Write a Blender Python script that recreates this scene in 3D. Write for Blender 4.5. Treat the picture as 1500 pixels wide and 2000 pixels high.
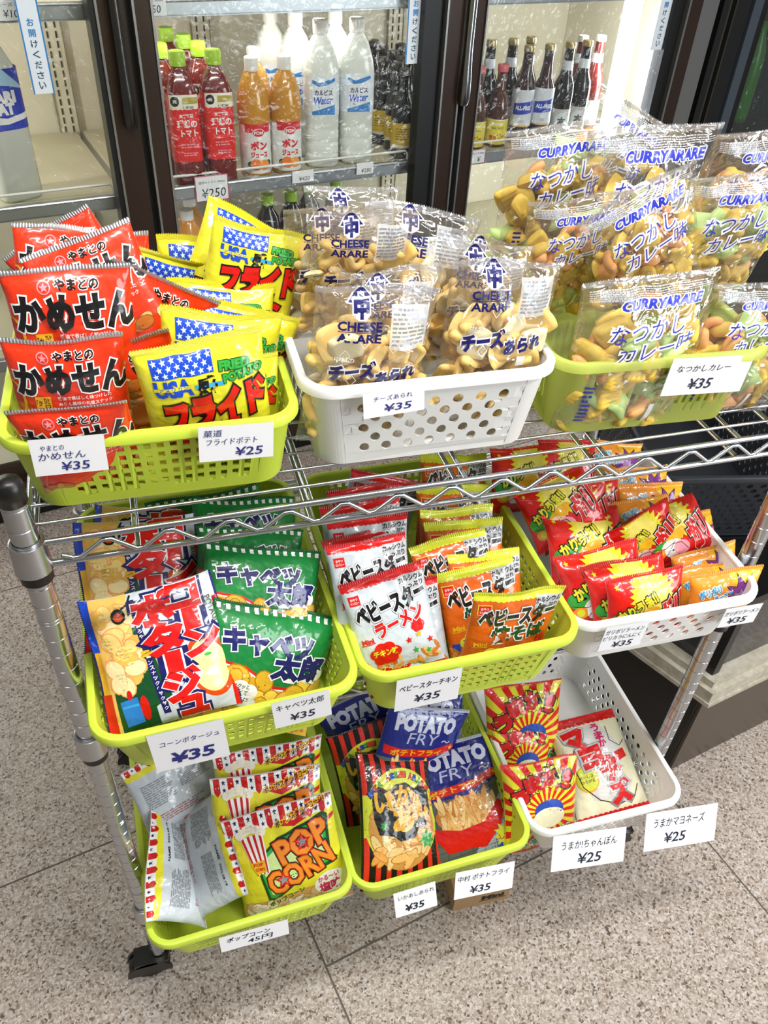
import bpy, bmesh, math, random
import numpy as np
from mathutils import Vector, Matrix, Euler
from mathutils.geometry import tessellate_polygon

for o in list(bpy.data.objects):
    bpy.data.objects.remove(o)
SC = bpy.context.scene
COL = SC.collection
TH = 0.19455                       # the room (fridge, floor tiles) is turned against the rack
RM = Matrix.Rotation(TH, 4, 'Z')

# ------------------------------------------------------------------ camera
cam = bpy.data.cameras.new('camera')
cam.sensor_fit = 'VERTICAL'
cam.sensor_height = 36.0
cam.lens = 1583.6 / 2000 * 36.0
cam.clip_start = 0.02
co = bpy.data.objects.new('camera', cam)
co.location = (0.1453, -0.6396, 1.5635)
co.rotation_euler = (0.8670, -0.0461, -0.2832)
COL.objects.link(co)
SC.camera = co

# ------------------------------------------------------------------ world, lamps, exposure
wd = bpy.data.worlds.new('shop_ambient')
wd.use_nodes = True
wd.node_tree.nodes['Background'].inputs[0].default_value = (0.93, 0.96, 1.0, 1)
wd.node_tree.nodes['Background'].inputs[1].default_value = 0.24
SC.world = wd
SC.view_settings.view_transform = 'Standard'
SC.view_settings.look = 'None'
SC.view_settings.exposure = 0.02
SC.view_settings.gamma = 1.0
SC.view_settings.use_curve_mapping = False
SC.cycles.use_denoising = True
SC.cycles.max_bounces = 7
SC.cycles.diffuse_bounces = 3
SC.cycles.glossy_bounces = 3
SC.cycles.transmission_bounces = 4
SC.cycles.transparent_max_bounces = 28
SC.cycles.caustics_reflective = False
SC.cycles.caustics_refractive = False
SC.cycles.sample_clamp_indirect = 4.0

def area(name, loc, target, sx, sy, power, col=(1, 1, 1)):
    l = bpy.data.lights.new(name, 'AREA')
    l.shape = 'RECTANGLE'
    l.size, l.size_y = sx, sy
    l.energy = power
    l.color = col
    o = bpy.data.objects.new(name, l)
    o.location = loc
    d = Vector(target) - Vector(loc)
    o.rotation_euler = d.to_track_quat('-Z', 'Y').to_euler()
    COL.objects.link(o)
    return o
CEIL = 2.62
# ceiling fluorescent fittings of the shop
area('ceiling_lamp', (0.35, -0.25, CEIL - .09), (0.35, -0.2, 0), 1.2, 0.16, 33, (1, .98, .95))
area('ceiling_lamp', (1.75, -0.95, CEIL - .09), (1.7, -0.9, 0), 1.2, 0.16, 34, (1, .98, .96))
area('ceiling_lamp', (-1.1, -0.9, CEIL - .09), (-1.1, -0.8, 0), 1.2, 0.16, 3, (1, .94, .86))
# added unseen area light, brightens the right-hand floor as assumed shop front daylight
area('right_front_fill', (2.75, -1.95, 1.35), (1.1, -0.6, 0.0), 1.5, 1.8, 82, (.93, .97, 1))
# strip lamps inside the fridge, plus added fills for its middle section
def roomloc(x, y, z): return RM @ Vector((x, y, z))
area('fridge_light', roomloc(1.90, 1.44, 1.05), roomloc(1.3, 1.75, .95), .05, 1.3, 9, (.95, .98, 1))
area('fridge_light', roomloc(-.42, 1.46, 1.05), roomloc(.1, 1.85, .9), .05, 1.3, 13, (1, 1, .93))
area('fridge_light', roomloc(.80, 1.46, 1.80), roomloc(.8, 1.6, .9), .7, .05, 3.5, (1, .98, .95))  # added fill from above, the middle section has no lamp
area('fridge_light', roomloc(.80, 1.45, 1.195), roomloc(.8, 1.6, .85), .7, .03, 1.2, (1, .98, .95))  # added fill under the upper shelf, no lamp is there

# ------------------------------------------------------------------ materials
def lin(c):
    c = c / 255.0
    return c / 12.92 if c <= .04045 else ((c + .055) / 1.055) ** 2.4
def hexc(h):
    h = h.lstrip('#')
    return tuple(lin(int(h[i:i + 2], 16)) for i in (0, 2, 4)) + (1.0,)
MATS = {}
def mat(name, col=None, rough=.4, metal=0., coat=0., spec=.5, trans=0., alpha=1., emis=None, estr=0., bump=None, noise=None, sss=0., ior=1.45):
    if name in MATS: return MATS[name]
    m = bpy.data.materials.new(name)
    m.use_nodes = True
    nt = m.node_tree
    p = nt.nodes['Principled BSDF']
    c = hexc(col) if isinstance(col, str) else col
    if c: p.inputs['Base Color'].default_value = c
    p.inputs['Roughness'].default_value = rough
    p.inputs['Metallic'].default_value = metal
    p.inputs['Specular IOR Level'].default_value = spec
    p.inputs['Coat Weight'].default_value = coat
    p.inputs['Coat Roughness'].default_value = .06
    p.inputs['Transmission Weight'].default_value = trans
    p.inputs['IOR'].default_value = ior
    p.inputs['Alpha'].default_value = alpha
    if emis:
        p.inputs['Emission Color'].default_value = hexc(emis)
        p.inputs['Emission Strength'].default_value = estr
    tc = nt.nodes.new('ShaderNodeTexCoord')
    if noise:      # (scale, second colour, contrast)
        n = nt.nodes.new('ShaderNodeTexNoise')
        n.inputs['Scale'].default_value = noise[0]
        n.inputs['Detail'].default_value = 4
        nt.links.new(tc.outputs['Object'], n.inputs['Vector'])
        r = nt.nodes.new('ShaderNodeValToRGB')
        r.color_ramp.elements[0].position = .5 - noise[2]
        r.color_ramp.elements[1].position = .5 + noise[2]
        r.color_ramp.elements[0].color = hexc(noise[1])
        r.color_ramp.elements[1].color = c
        nt.links.new(n.outputs['Fac'], r.inputs[0])
        nt.links.new(r.outputs[0], p.inputs['Base Color'])
    if bump:       # (scale, strength, distance)
        n = nt.nodes.new('ShaderNodeTexNoise')
        n.inputs['Scale'].default_value = bump[0]
        n.inputs['Detail'].default_value = 2
        nt.links.new(tc.outputs['Object'], n.inputs['Vector'])
        b = nt.nodes.new('ShaderNodeBump')
        b.inputs['Strength'].default_value = bump[1]
        b.inputs['Distance'].default_value = bump[2]
        nt.links.new(n.outputs['Fac'], b.inputs['Height'])
        nt.links.new(b.outputs[0], p.inputs['Normal'])
        if coat: nt.links.new(b.outputs[0], p.inputs['Coat Normal'])
    MATS[name] = m
    return m
def foil(name, col):           # glossy printed packaging film
    return mat(name, col, rough=.32, coat=.6, spec=.45, bump=(48, .5, .006))
def ink(name, col):
    return mat(name, col, rough=.32, coat=.6, spec=.45, bump=(48, .5, .006))
def crimp(name, col, metal=0., axis='Y', freq=900):
    """sealed edge with fine crimp ridges"""
    if name in MATS: return MATS[name]
    m = mat(name, col, rough=.28, metal=metal, coat=.2)
    nt = m.node_tree
    tc = nt.nodes.new('ShaderNodeTexCoord')
    w = nt.nodes.new('ShaderNodeTexWave')
    w.bands_direction = axis
    w.inputs['Scale'].default_value = freq / 6.283
    nt.links.new(tc.outputs['Object'], w.inputs['Vector'])
    b = nt.nodes.new('ShaderNodeBump')
    b.inputs['Strength'].default_value = .6
    b.inputs['Distance'].default_value = .0012
    nt.links.new(w.outputs['Fac'], b.inputs['Height'])
    nt.links.new(b.outputs[0], nt.nodes['Principled BSDF'].inputs['Normal'])
    return m
def film(name, tint=(1, 1, 1), gloss=.16, haze=.05):
    """clear wrapping film: mostly transparent, shiny at grazing angles"""
    if name in MATS: return MATS[name]
    m = bpy.data.materials.new(name)
    m.use_nodes = True
    nt = m.node_tree
    nt.nodes.clear()
    out = nt.nodes.new('ShaderNodeOutputMaterial')
    tr = nt.nodes.new('ShaderNodeBsdfTransparent')
    tr.inputs[0].default_value = tint + (1,)
    gl = nt.nodes.new('ShaderNodeBsdfGlossy')
    gl.inputs['Roughness'].default_value = .09
    df = nt.nodes.new('ShaderNodeBsdfDiffuse')
    df.inputs[0].default_value = (.9, .92, .95, 1)
    lw = nt.nodes.new('ShaderNodeLayerWeight')
    lw.inputs[0].default_value = .28
    mr = nt.nodes.new('ShaderNodeMapRange')
    mr.inputs['To Min'].default_value = gloss * .35
    mr.inputs['To Max'].default_value = min(1, gloss * 4)
    nt.links.new(lw.outputs['Facing'], mr.inputs['Value'])
    m1 = nt.nodes.new('ShaderNodeMixShader')
    m1.inputs[0].default_value = haze
    nt.links.new(tr.outputs[0], m1.inputs[1])
    nt.links.new(df.outputs[0], m1.inputs[2])
    m2 = nt.nodes.new('ShaderNodeMixShader')
    nt.links.new(mr.outputs[0], m2.inputs[0])
    nt.links.new(m1.outputs[0], m2.inputs[1])
    nt.links.new(gl.outputs[0], m2.inputs[2])
    tc = nt.nodes.new('ShaderNodeTexCoord')
    n = nt.nodes.new('ShaderNodeTexNoise')
    n.inputs['Scale'].default_value = 36
    n.inputs['Distortion'].default_value = .8
    nt.links.new(tc.outputs['Object'], n.inputs['Vector'])
    b = nt.nodes.new('ShaderNodeBump')
    b.inputs['Strength'].default_value = .9
    b.inputs['Distance'].default_value = .010
    nt.links.new(n.outputs['Fac'], b.inputs['Height'])
    nt.links.new(b.outputs[0], gl.inputs['Normal'])
    nt.links.new(m2.outputs[0], out.inputs[0])
    MATS[name] = m
    return m

CHROME = mat('chrome', '#b9bdc2', rough=.2, metal=1.)
BLACKP = mat('black_plastic', '#121212', rough=.35)
LIME = mat('lime_plastic', '#c6da44', rough=.42, sss=0, bump=(300, .08, .001))
WHITEP = mat('white_plastic', '#efefec', rough=.4, bump=(300, .08, .001))
PAPER = mat('white_paper', '#f1f2f4', rough=.8)
INK = mat('pen_ink', '#1b2038', rough=.8)
INKB = mat('blue_pen_ink', '#2a2c78', rough=.8)

# ------------------------------------------------------------------ mesh helpers
def new_obj(name, me, parent=None):
    o = bpy.data.objects.new(name, me)
    COL.objects.link(o)
    if parent: o.parent = parent
    return o
def mesh_from(name, verts, faces, mats, midx=None, smooth=False):
    me = bpy.data.meshes.new(name)
    me.from_pydata([tuple(v) for v in verts], [], faces)
    for m in mats: me.materials.append(m)
    if midx is not None: me.polygons.foreach_set('material_index', np.array(midx, dtype=np.int32))
    if smooth: me.polygons.foreach_set('use_smooth', np.ones(len(me.polygons), dtype=bool))
    me.update()
    return me
def empty(name, loc=(0, 0, 0), rot=(0, 0, 0)):
    o = bpy.data.objects.new(name, None)
    o.empty_display_size = .02
    o.location = loc
    o.rotation_euler = rot
    COL.objects.link(o)
    return o
def tag(o, label, cat, group=None):
    o['label'] = label
    o['category'] = cat
    if group: o['group'] = group
    return o
def structure(o):
    o['kind'] = 'structure'
    return o
class MB:
    """collects simple solids into one mesh"""
    def __init__(s): s.v, s.f, s.m = [], [], []
    def add(s, v, f, mi=0):
        n = len(s.v)
        s.v += [tuple(x) for x in v]
        s.f += [tuple(i + n for i in q) for q in f]
        s.m += [mi] * len(f)
    def box(s, x0, x1, y0, y1, z0, z1, mi=0):
        v = [(x0, y0, z0), (x1, y0, z0), (x1, y1, z0), (x0, y1, z0), (x0, y0, z1), (x1, y0, z1), (x1, y1, z1), (x0, y1, z1)]
        s.add(v, [(0, 3, 2, 1), (4, 5, 6, 7), (0, 1, 5, 4), (1, 2, 6, 5), (2, 3, 7, 6), (3, 0, 4, 7)], mi)
    def tube(s, pts, r, n=8, mi=0, caps=True):
        pts = [Vector(p) for p in pts]
        rr = r if isinstance(r, (list, tuple)) else [r] * len(pts)
        rings = []
        prev = None
        for i, p in enumerate(pts):
            d = (pts[min(i + 1, len(pts) - 1)] - pts[max(i - 1, 0)]).normalized()
            if prev is None:
                a = Vector((0, 0, 1)) if abs(d.z) < .9 else Vector((1, 0, 0))
                u = d.cross(a).normalized()
            else:
                u = (prev - d * prev.dot(d)).normalized()
            prev = u
            w = d.cross(u)
            rings.append([p + (u * math.cos(2 * math.pi * k / n) + w * math.sin(2 * math.pi * k / n)) * rr[i] for k in range(n)])
        v = [q for ring in rings for q in ring]
        f = []
        for i in range(len(pts) - 1):
            for k in range(n):
                f.append((i * n + k, i * n + (k + 1) % n, (i + 1) * n + (k + 1) % n, (i + 1) * n + k))
        if caps:
            f.append(tuple(range(n - 1, -1, -1)))
            f.append(tuple((len(pts) - 1) * n + k for k in range(n)))
        s.add(v, f, mi)
    def lathe(s, prof, n=24, mi=0, c=(0, 0), sq=0., caps=True):
        """prof: (radius, z) pairs; sq>0 makes the section squarish"""
        v, f = [], []
        for r, z in prof:
            for k in range(n):
                a = 2 * math.pi * k / n
                q = 1.0
                if sq:
                    e = 2 + 6 * sq
                    q = (abs(math.cos(a)) ** e + abs(math.sin(a)) ** e) ** (-1 / e) * (1 - .12 * sq)
                v.append((c[0] + r * q * math.cos(a), c[1] + r * q * math.sin(a), z))
        for i in range(len(prof) - 1):
            for k in range(n):
                f.append((i * n + k, i * n + (k + 1) % n, (i + 1) * n + (k + 1) % n, (i + 1) * n + k))
        if caps:
            f.append(tuple(range(n - 1, -1, -1)))
            f.append(tuple((len(prof) - 1) * n + k for k in range(n)))
        s.add(v, f, mi)
    def build(s, name, mats, parent=None, smooth=False, angle=None):
        if not isinstance(mats, (list, tuple)): mats = [mats]
        me = mesh_from(name, s.v, s.f, mats, s.m, smooth)
        if angle is not None:
            me.polygons.foreach_set('use_smooth', np.ones(len(me.polygons), dtype=bool))
            me.set_sharp_from_angle(angle=math.radians(angle))
        return new_obj(name, me, parent)

# ------------------------------------------------------------------ flat artwork: text and shapes in mm, later laid onto curved surfaces
_tc = {}
def text_mesh(body, bold=0., shear=0.):
    k = (body, round(bold, 4), shear)
    if k not in _tc:
        c = bpy.data.curves.new('txt', 'FONT')
        c.body = body
        c.size = 1
        c.offset = bold
        c.shear = shear
        c.resolution_u = 2
        o = bpy.data.objects.new('txt', c)
        me = o.to_mesh()
        v = np.array([(q.co.x, q.co.y) for q in me.vertices]) if len(me.vertices) else np.zeros((0, 2))
        f = [tuple(p.vertices) for p in me.polygons]
        o.to_mesh_clear()
        bpy.data.objects.remove(o)
        bpy.data.curves.remove(c)
        _tc[k] = (v, f)
    return _tc[k]
class Art:
    def __init__(s, w, h):
        s.w, s.h = w, h
        s.dy = 0.
        s.items = []            # (verts2d, faces, material, layer)
    def _put(s, v, f, m, layer):
        if len(v): s.items.append((np.array(v, float), f, m, layer))
    def text(s, body, x, ty, h, m, layer=3, w=None, bold=.02, out=None, rot=0., shear=0., out2=None):
        """text centred on x, ty (from the top edge), h tall; out=(material, width in em)"""
        v0, _ = text_mesh(body, 0., shear)
        if not len(v0): return
        lo, hi = v0.min(0), v0.max(0)
        sy = h / max(hi[1] - lo[1], .3)
        sx = sy if w is None else w / (hi[0] - lo[0])
        a = math.radians(rot)
        R = np.array([[math.cos(a), -math.sin(a)], [math.sin(a), math.cos(a)]])
        def go(b, mm, ly):
            v, f = text_mesh(body, b, shear)
            q = (v - (lo + hi) / 2) * (sx, sy)
            s._put(q @ R.T + (x, s.h / 2 - ty - s.dy), f, mm, ly)
        if out2: go(bold + out[1] + out2[1], out2[0], layer - 2)
        if out: go(bold + out[1], out[0], layer - 1)
        go(bold, m, layer)
    def poly(s, pts, m, layer=1):
        p = [(x, s.h / 2 - ty - s.dy) for x, ty in pts]
        f = tessellate_polygon([[Vector((a, b, 0)) for a, b in p]])
        s._put(p, [tuple(t) for t in f], m, layer)
    def rect(s, x0, t0, x1, t1, m, layer=1):
        s.poly([(x0, t0), (x1, t0), (x1, t1), (x0, t1)], m, layer)
    def ell(s, x, t, rx, ry, m, layer=1, n=20, rot=0):
        c, q = math.cos(math.radians(rot)), math.sin(math.radians(rot))
        pts = []
        for k in range(n):
            a = 2 * math.pi * k / n
            u, w = rx * math.cos(a), ry * math.sin(a)
            pts.append((x + u * c - w * q, t - (u * q + w * c)))
        s.poly(pts, m, layer)
    def star(s, x, t, r, m, layer=2, n=5, inner=.42, rot=0, sx=1.):
        pts = []
        for k in range(2 * n):
            a = math.pi * k / n + math.pi / 2 + math.radians(rot)
            q = r if k % 2 == 0 else r * inner
            pts.append((x + q * math.cos(a) * sx, t - q * math.sin(a)))
        s.poly(pts, m, layer)
    def line(s, pts, wd, m, layer=2):
        for (x0, t0), (x1, t1) in zip(pts[:-1], pts[1:]):
            dx, dt = x1 - x0, t1 - t0
            L = math.hypot(dx, dt) or 1
            nx, nt = -dt / L * wd / 2, dx / L * wd / 2
            ex, et = dx / L * wd * .3, dt / L * wd * .3
            s.poly([(x0 + nx - ex, t0 + nt - et), (x1 + nx + ex, t1 + nt + et), (x1 - nx + ex, t1 - nt + et), (x0 - nx - ex, t0 - nt - et)], m, layer)
    def chips(s, x0, t0, x1, t1, n, pal, r, edge=None, layer=1, seed=1, asp=.6, lo=0, hi=180):
        rg = random.Random(seed)
        for k in range(n):
            x, t = rg.uniform(x0, x1), rg.uniform(t0, t1)
            q = r * rg.uniform(.7, 1.2)
            a = rg.uniform(lo, hi)
            ly = layer + (k % 4) * .5
            if edge: s.ell(x, t, q * 1.12, q * asp * 1.15, edge, ly, 12, a)
            s.ell(x, t, q, q * asp, rg.choice(pal), ly + .25, 12, a)
    def textlines(s, x0, t0, x1, t1, m, rows, layer=2, seed=0):
        """rows of small print"""
        rg = random.Random(seed)
        dt = (t1 - t0) / rows
        for k in range(rows):
            x = x0
            end = x1 - rg.uniform(0, .25) * (x1 - x0)
            while x < end:
                w = rg.uniform(1.2, 5) * dt / 2
                s.rect(x, t0 + k * dt, min(x + w, x1), t0 + k * dt + dt * .5, m, layer)
                x += w + dt * .35
    def compiled(s, nx, ny):
        """cut all items along a grid so that they can follow the grid surface"""
        mats = []
        V, F, MI, LY = [], [], [], []
        bm = bmesh.new()
        lay = bm.faces.layers.float.new('ly')
        for v, f, m, ly in s.items:
            if m not in mats: mats.append(m)
            bv = [bm.verts.new((a, b, 0)) for a, b in v]
            for t in f:
                try: fc = bm.faces.new([bv[i] for i in t])
                except ValueError: continue
                fc.material_index = mats.index(m)
                fc[lay] = ly
        lim = [((-1, 0), s.w / 2 * .995), ((1, 0), s.w / 2 * .995), ((0, 1), s.h / 2 * .995), ((0, -1), s.h / 2 * .995)]
        for (a, b), d in lim:
            bmesh.ops.bisect_plane(bm, geom=bm.verts[:] + bm.edges[:] + bm.faces[:], plane_co=(a * d, b * d, 0), plane_no=(a, b, 0), clear_outer=True)
        for k in range(1, nx):
            bmesh.ops.bisect_plane(bm, geom=bm.verts[:] + bm.edges[:] + bm.faces[:], dist=1e-5, plane_co=(-s.w / 2 + s.w * k / nx, 0, 0), plane_no=(1, 0, 0))
        for k in range(1, ny):
            bmesh.ops.bisect_plane(bm, geom=bm.verts[:] + bm.edges[:] + bm.faces[:], dist=1e-5, plane_co=(0, -s.h / 2 + s.h * k / ny, 0), plane_no=(0, 1, 0))
        bm.verts.index_update()
        vl = {}
        for fc in bm.faces:
            for q in fc.verts: vl[q.index] = fc[lay]
        V = np.array([(q.co.x, q.co.y) for q in bm.verts]) if len(bm.verts) else np.zeros((0, 2))
        L = np.array([vl.get(i, 0) for i in range(len(bm.verts))])
        up = []
        for fc in bm.faces:
            idx = [q.index for q in fc.verts]
            if fc.normal.z < 0: idx.reverse()
            up.append(idx)
        MI = [fc.material_index for fc in bm.faces]
        bm.free()
        return V, L, up, MI, mats
# ------------------------------------------------------------------ snack bags
def pillow(W, H, T, seal, seed, nx, ny, axis='y', wr=1.0, bend=1.0):
    """grid of a sealed pillow bag: X, Y, middle height, half thickness"""
    rg = random.Random(seed)
    u = np.linspace(-1, 1, nx + 1)[None, :].repeat(ny + 1, 0)
    v = np.linspace(-1, 1, ny + 1)[:, None].repeat(nx + 1, 1)
    a, b = (u, v) if axis == 'y' else (v, u)          # b runs from seal to seal
    bb = np.clip(b / (1 - seal), -1, 1)
    half = T / 2 * np.clip(1 - np.abs(a) ** 2.6, 0, 1) ** .55 * np.clip(1 - np.abs(bb) ** 3, 0, 1) ** .62
    inside = np.clip(half / (T / 2), 0, 1)
    w = np.zeros_like(u)
    for k in range(5):
        f, ph = rg.uniform(5, 17), rg.uniform(0, 6.28)
        side = rg.choice((-1, 1))
        w += rg.uniform(.3, 1) * np.cos(f * a + ph + 1.5 * b) * np.exp(-(1 - side * bb) * rg.uniform(2.5, 5))
    for k in range(7):                               # creases
        ang = rg.uniform(0, 3.14)
        d = np.cos(ang) * a + np.sin(ang) * bb - rg.uniform(-.8, .8)
        t = -np.sin(ang) * a + np.cos(ang) * bb - rg.uniform(-.6, .6)
        w += rg.uniform(-1.3, 1.1) * np.exp(-(d / .09) ** 2) * np.exp(-(t / .5) ** 2)
    half = half + w * .0011 * wr * np.sqrt(inside)
    half = np.maximum(half, .0004)
    mid = (rg.uniform(-.012, .006) * np.clip(b, 0, 1) ** 2.5 + rg.uniform(-.006, .006) * a * b +
           rg.uniform(.0, .004) * np.sin(rg.uniform(2, 4) * a + rg.uniform(0, 6)) * np.clip(np.abs(b), 0, 1) ** 4) * bend
    pull = 1 - rg.uniform(.035, .06) * (1 - np.abs(b) ** 3)
    X, Y = u * W / 2, v * H / 2
    if axis == 'y': X = X * pull
    else: Y = Y * pull
    wob = rg.uniform(-.003, .003) * np.sin(3 * a + rg.uniform(0, 6))
    if axis == 'y': Y = Y + wob * np.clip(np.abs(b), 0, 1) ** 3
    else: X = X + wob * np.clip(np.abs(b), 0, 1) ** 3
    return X, Y, mid, half

def interp(G, fu, fv):
    """bilinear read of a grid at fractional cell coordinates"""
    ny, nx = G.shape[0] - 1, G.shape[1] - 1
    i = np.clip(np.floor(fu).astype(int), 0, nx - 1)
    j = np.clip(np.floor(fv).astype(int), 0, ny - 1)
    a, b = fu - i, fv - j
    return G[j, i] * (1 - a) * (1 - b) + G[j, i + 1] * a * (1 - b) + G[j + 1, i] * (1 - a) * b + G[j + 1, i + 1] * a * b

DES = {}
class Design:
    def __init__(s, key, w, h, thick, base, back, seal, sealmat, axis='y', clear=None, sealfrac=1., art=None, kind='snack_bag', teeth=1.):
        s.w, s.h, s.t, s.base, s.back, s.seal, s.sealmat, s.axis = w, h, thick, base, back, seal, sealmat, axis
        s.clear, s.sealfrac, s.kind, s.teeth = clear, sealfrac, kind, teeth
        s.art = art or Art(w, h)
        s.backart = Art(w, h)
        s.nx, s.ny = max(12, round(w / 4.6)), max(12, round(h / 4.6))
        s._c = None
        s._b = None
        DES[key] = s
    def comp(s):
        if s._c is None:
            s._c = s.art.compiled(s.nx, s.ny)
            s._b = s.backart.compiled(s.nx, s.ny) if s.backart.items else None
        return s._c, s._b

def grid_faces(nx, ny, off=0, flip=False):
    f = []
    for j in range(ny):
        for i in range(nx):
            q = (off + j * (nx + 1) + i, off + j * (nx + 1) + i + 1, off + (j + 1) * (nx + 1) + i + 1, off + (j + 1) * (nx + 1) + i)
            f.append(q[::-1] if flip else q)
    return f

def make_bag(key, basket, loc, rot, W, hs, label, seed, group):
    d = DES[key]
    H = d.h / d.w * W * hs
    T = d.t * W / (d.w / 1000)
    nx, ny = d.nx, d.ny
    X, Y, mid, half = pillow(W, H, T, d.seal, seed, nx, ny, d.axis, wr=1.7 if not d.clear else 2.6)
    V = np.concatenate([np.stack([X, Y, mid + half], -1).reshape(-1, 3), np.stack([X, Y, mid - half], -1).reshape(-1, 3)])
    n1 = (nx + 1) * (ny + 1)
    F = grid_faces(nx, ny) + grid_faces(nx, ny, n1, True)
    # close the rim
    ring = [i for i in range(nx + 1)] + [j * (nx + 1) + nx for j in range(1, ny + 1)] + [ny * (nx + 1) + i for i in range(nx - 1, -1, -1)] + [j * (nx + 1) for j in range(ny - 1, 0, -1)]
    for k in range(len(ring)):
        a, b = ring[k], ring[(k + 1) % len(ring)]
        F.append((b, a, a + n1, b + n1))
    mats = [d.base, d.back]
    MI = [0] * (nx * ny) + [1] * (nx * ny) + [1] * len(ring)
    if d.clear: mats, MI = [d.base], [0] * len(F)
    (cf, cb) = d.comp()
    Vs = [V]
    tot = len(V)
    for c, sg in ((cf, 1), (cb, -1)):
        if c is None or not len(c[0]): continue
        v2, ly, fs, mi, ms = c
        fu = (v2[:, 0] / d.w + .5) * nx
        fv = (v2[:, 1] / d.h + .5) * ny
        if sg < 0: fu = nx - fu
        off = (.00028 + .00011 * ly) * sg
        z = interp(mid, fu, fv) + sg * interp(half, fu, fv) + off
        Vs.append(np.stack([interp(X, fu, fv), interp(Y, fu, fv), z], -1))
        base = len(mats)
        mats = mats + ms
        for q, m in zip(fs, mi):
            F.append(tuple(i + tot for i in q))
            MI.append(base + m)
        tot += len(v2)
    me = mesh_from(d.kind, np.concatenate(Vs), F, mats, MI, True)
    o = new_obj(d.kind, me)
    o.location, o.rotation_euler = loc, rot
    tag(o, label, 'snack bag', group)
    # sealed ends with a pinked edge
    for end in (1, -1):
        n = int((d.w if d.axis == 'y' else d.h) / 2.6)
        ln = d.h if d.axis == 'y' else d.w
        sw = d.seal * d.sealfrac
        v, f = [], []
        rows = 4
        for sgn in (1, -1):
            st = len(v)
            for r in range(rows + 1):
                b = 1 - sw + sw * r / rows
                for k in range(2 * n + 1):
                    a = -1 + k / n
                    bb = b
                    if r == rows: bb = 1.0 + (d.teeth * 1.7 / ln * 2 if k % 2 else 0)
                    bq = end * min(bb, 1.0)
                    fu, fv = ((a + 1) / 2 * nx, (bq + 1) / 2 * ny) if d.axis == 'y' else ((bq + 1) / 2 * nx, (a + 1) / 2 * ny)
                    fu, fv = np.array(fu), np.array(fv)
                    x, y = float(interp(X, fu, fv)), float(interp(Y, fu, fv))
                    ex = (bb - 1) * ln / 2000 * end if bb > 1 else 0
                    if d.axis == 'y': y += ex
                    else: x += ex
                    zz = float(interp(mid, fu, fv)) + sgn * (float(interp(half, fu, fv)) + (.0004 if r else .0001) * (0 if r == rows else 1) + .00005)
                    v.append((x, y, zz))
            for r in range(rows):
                for k in range(2 * n):
                    q = (st + r * (2 * n + 1) + k, st + r * (2 * n + 1) + k + 1, st + (r + 1) * (2 * n + 1) + k + 1, st + (r + 1) * (2 * n + 1) + k)
                    f.append(q if sgn * end > 0 else q[::-1])
        so = new_obj('seal', mesh_from('seal', v, f, [d.sealmat], None, True), o)
        if d.clear is None: so['label'] = 'crimped end seal with a pinked edge'
    if d.clear: fill_bag(o, d, X, Y, mid, half, W, H, seed)
    return o

# ---- loose pieces inside the clear bags
def piece_tube(rg, R, r, arc, n=9, m=8, ridge=0, flat=1.):
    v, f = [], []
    for i in range(n + 1):
        a = arc * (i / n - .5)
        c = Vector((R * math.sin(a), R * math.cos(a) - R, 0))
        ex = Vector((math.sin(a), math.cos(a), 0))
        e = r * (1 - .35 * abs(2 * i / n - 1) ** 4)
        for k in range(m):
            q = 2 * math.pi * k / m
            rr = e * (1 + ridge * (1 if k % 2 else -1))
            v.append(c + ex * rr * math.cos(q) + Vector((0, 0, 1)) * rr * flat * math.sin(q))
    for i in range(n):
        for k in range(m):
            f.append((i * m + k, i * m + (k + 1) % m, (i + 1) * m + (k + 1) % m, (i + 1) * m + k))
    f.append(tuple(range(m - 1, -1, -1)))
    f.append(tuple(n * m + k for k in range(m)))
    return v, f
def piece_pad(rg, sx, sy, t, curl, ridge=0, fan=0., n=9):
    """puffed curled plate, optionally ridged like a shell"""
    v, f = [], []
    for sg in (1, -1):
        for j in range(n + 1):
            for i in range(n + 1):
                a, b = 2 * i / n - 1, 2 * j / n - 1
                e = max(0, (1 - a ** 4) * (1 - b ** 4)) ** .5
                wx = sx * (1 - fan * (1 - b) / 2)
                z = sg * t * e + curl * (a * a + .6 * b * b) + (ridge * math.cos(i * math.pi) if sg > 0 else 0) * e
                q = 1 - .16 * (a * b) ** 2
                v.append(Vector((a * wx * q, b * sy * q, z)))
    k = (n + 1) ** 2
    f = grid_faces(n, n) + grid_faces(n, n, k, True)
    return v, f
def piece_star(rg, r, t, n=5):
    v = [Vector((0, 0, t)), Vector((0, 0, -t))]
    f = []
    m = 2 * n
    for k in range(m):
        a = 2 * math.pi * k / m
        q = r if k % 2 == 0 else r * .62
        v += [Vector((q * math.cos(a), q * math.sin(a) * .8, t * .5)), Vector((q * math.cos(a), q * math.sin(a) * .8, -t * .5))]
    for k in range(m):
        a, b = 2 + 2 * k, 2 + 2 * ((k + 1) % m)
        f += [(0, a, b), (1, b + 1, a + 1), (a, a + 1, b + 1, b)]
    return v, f
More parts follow.
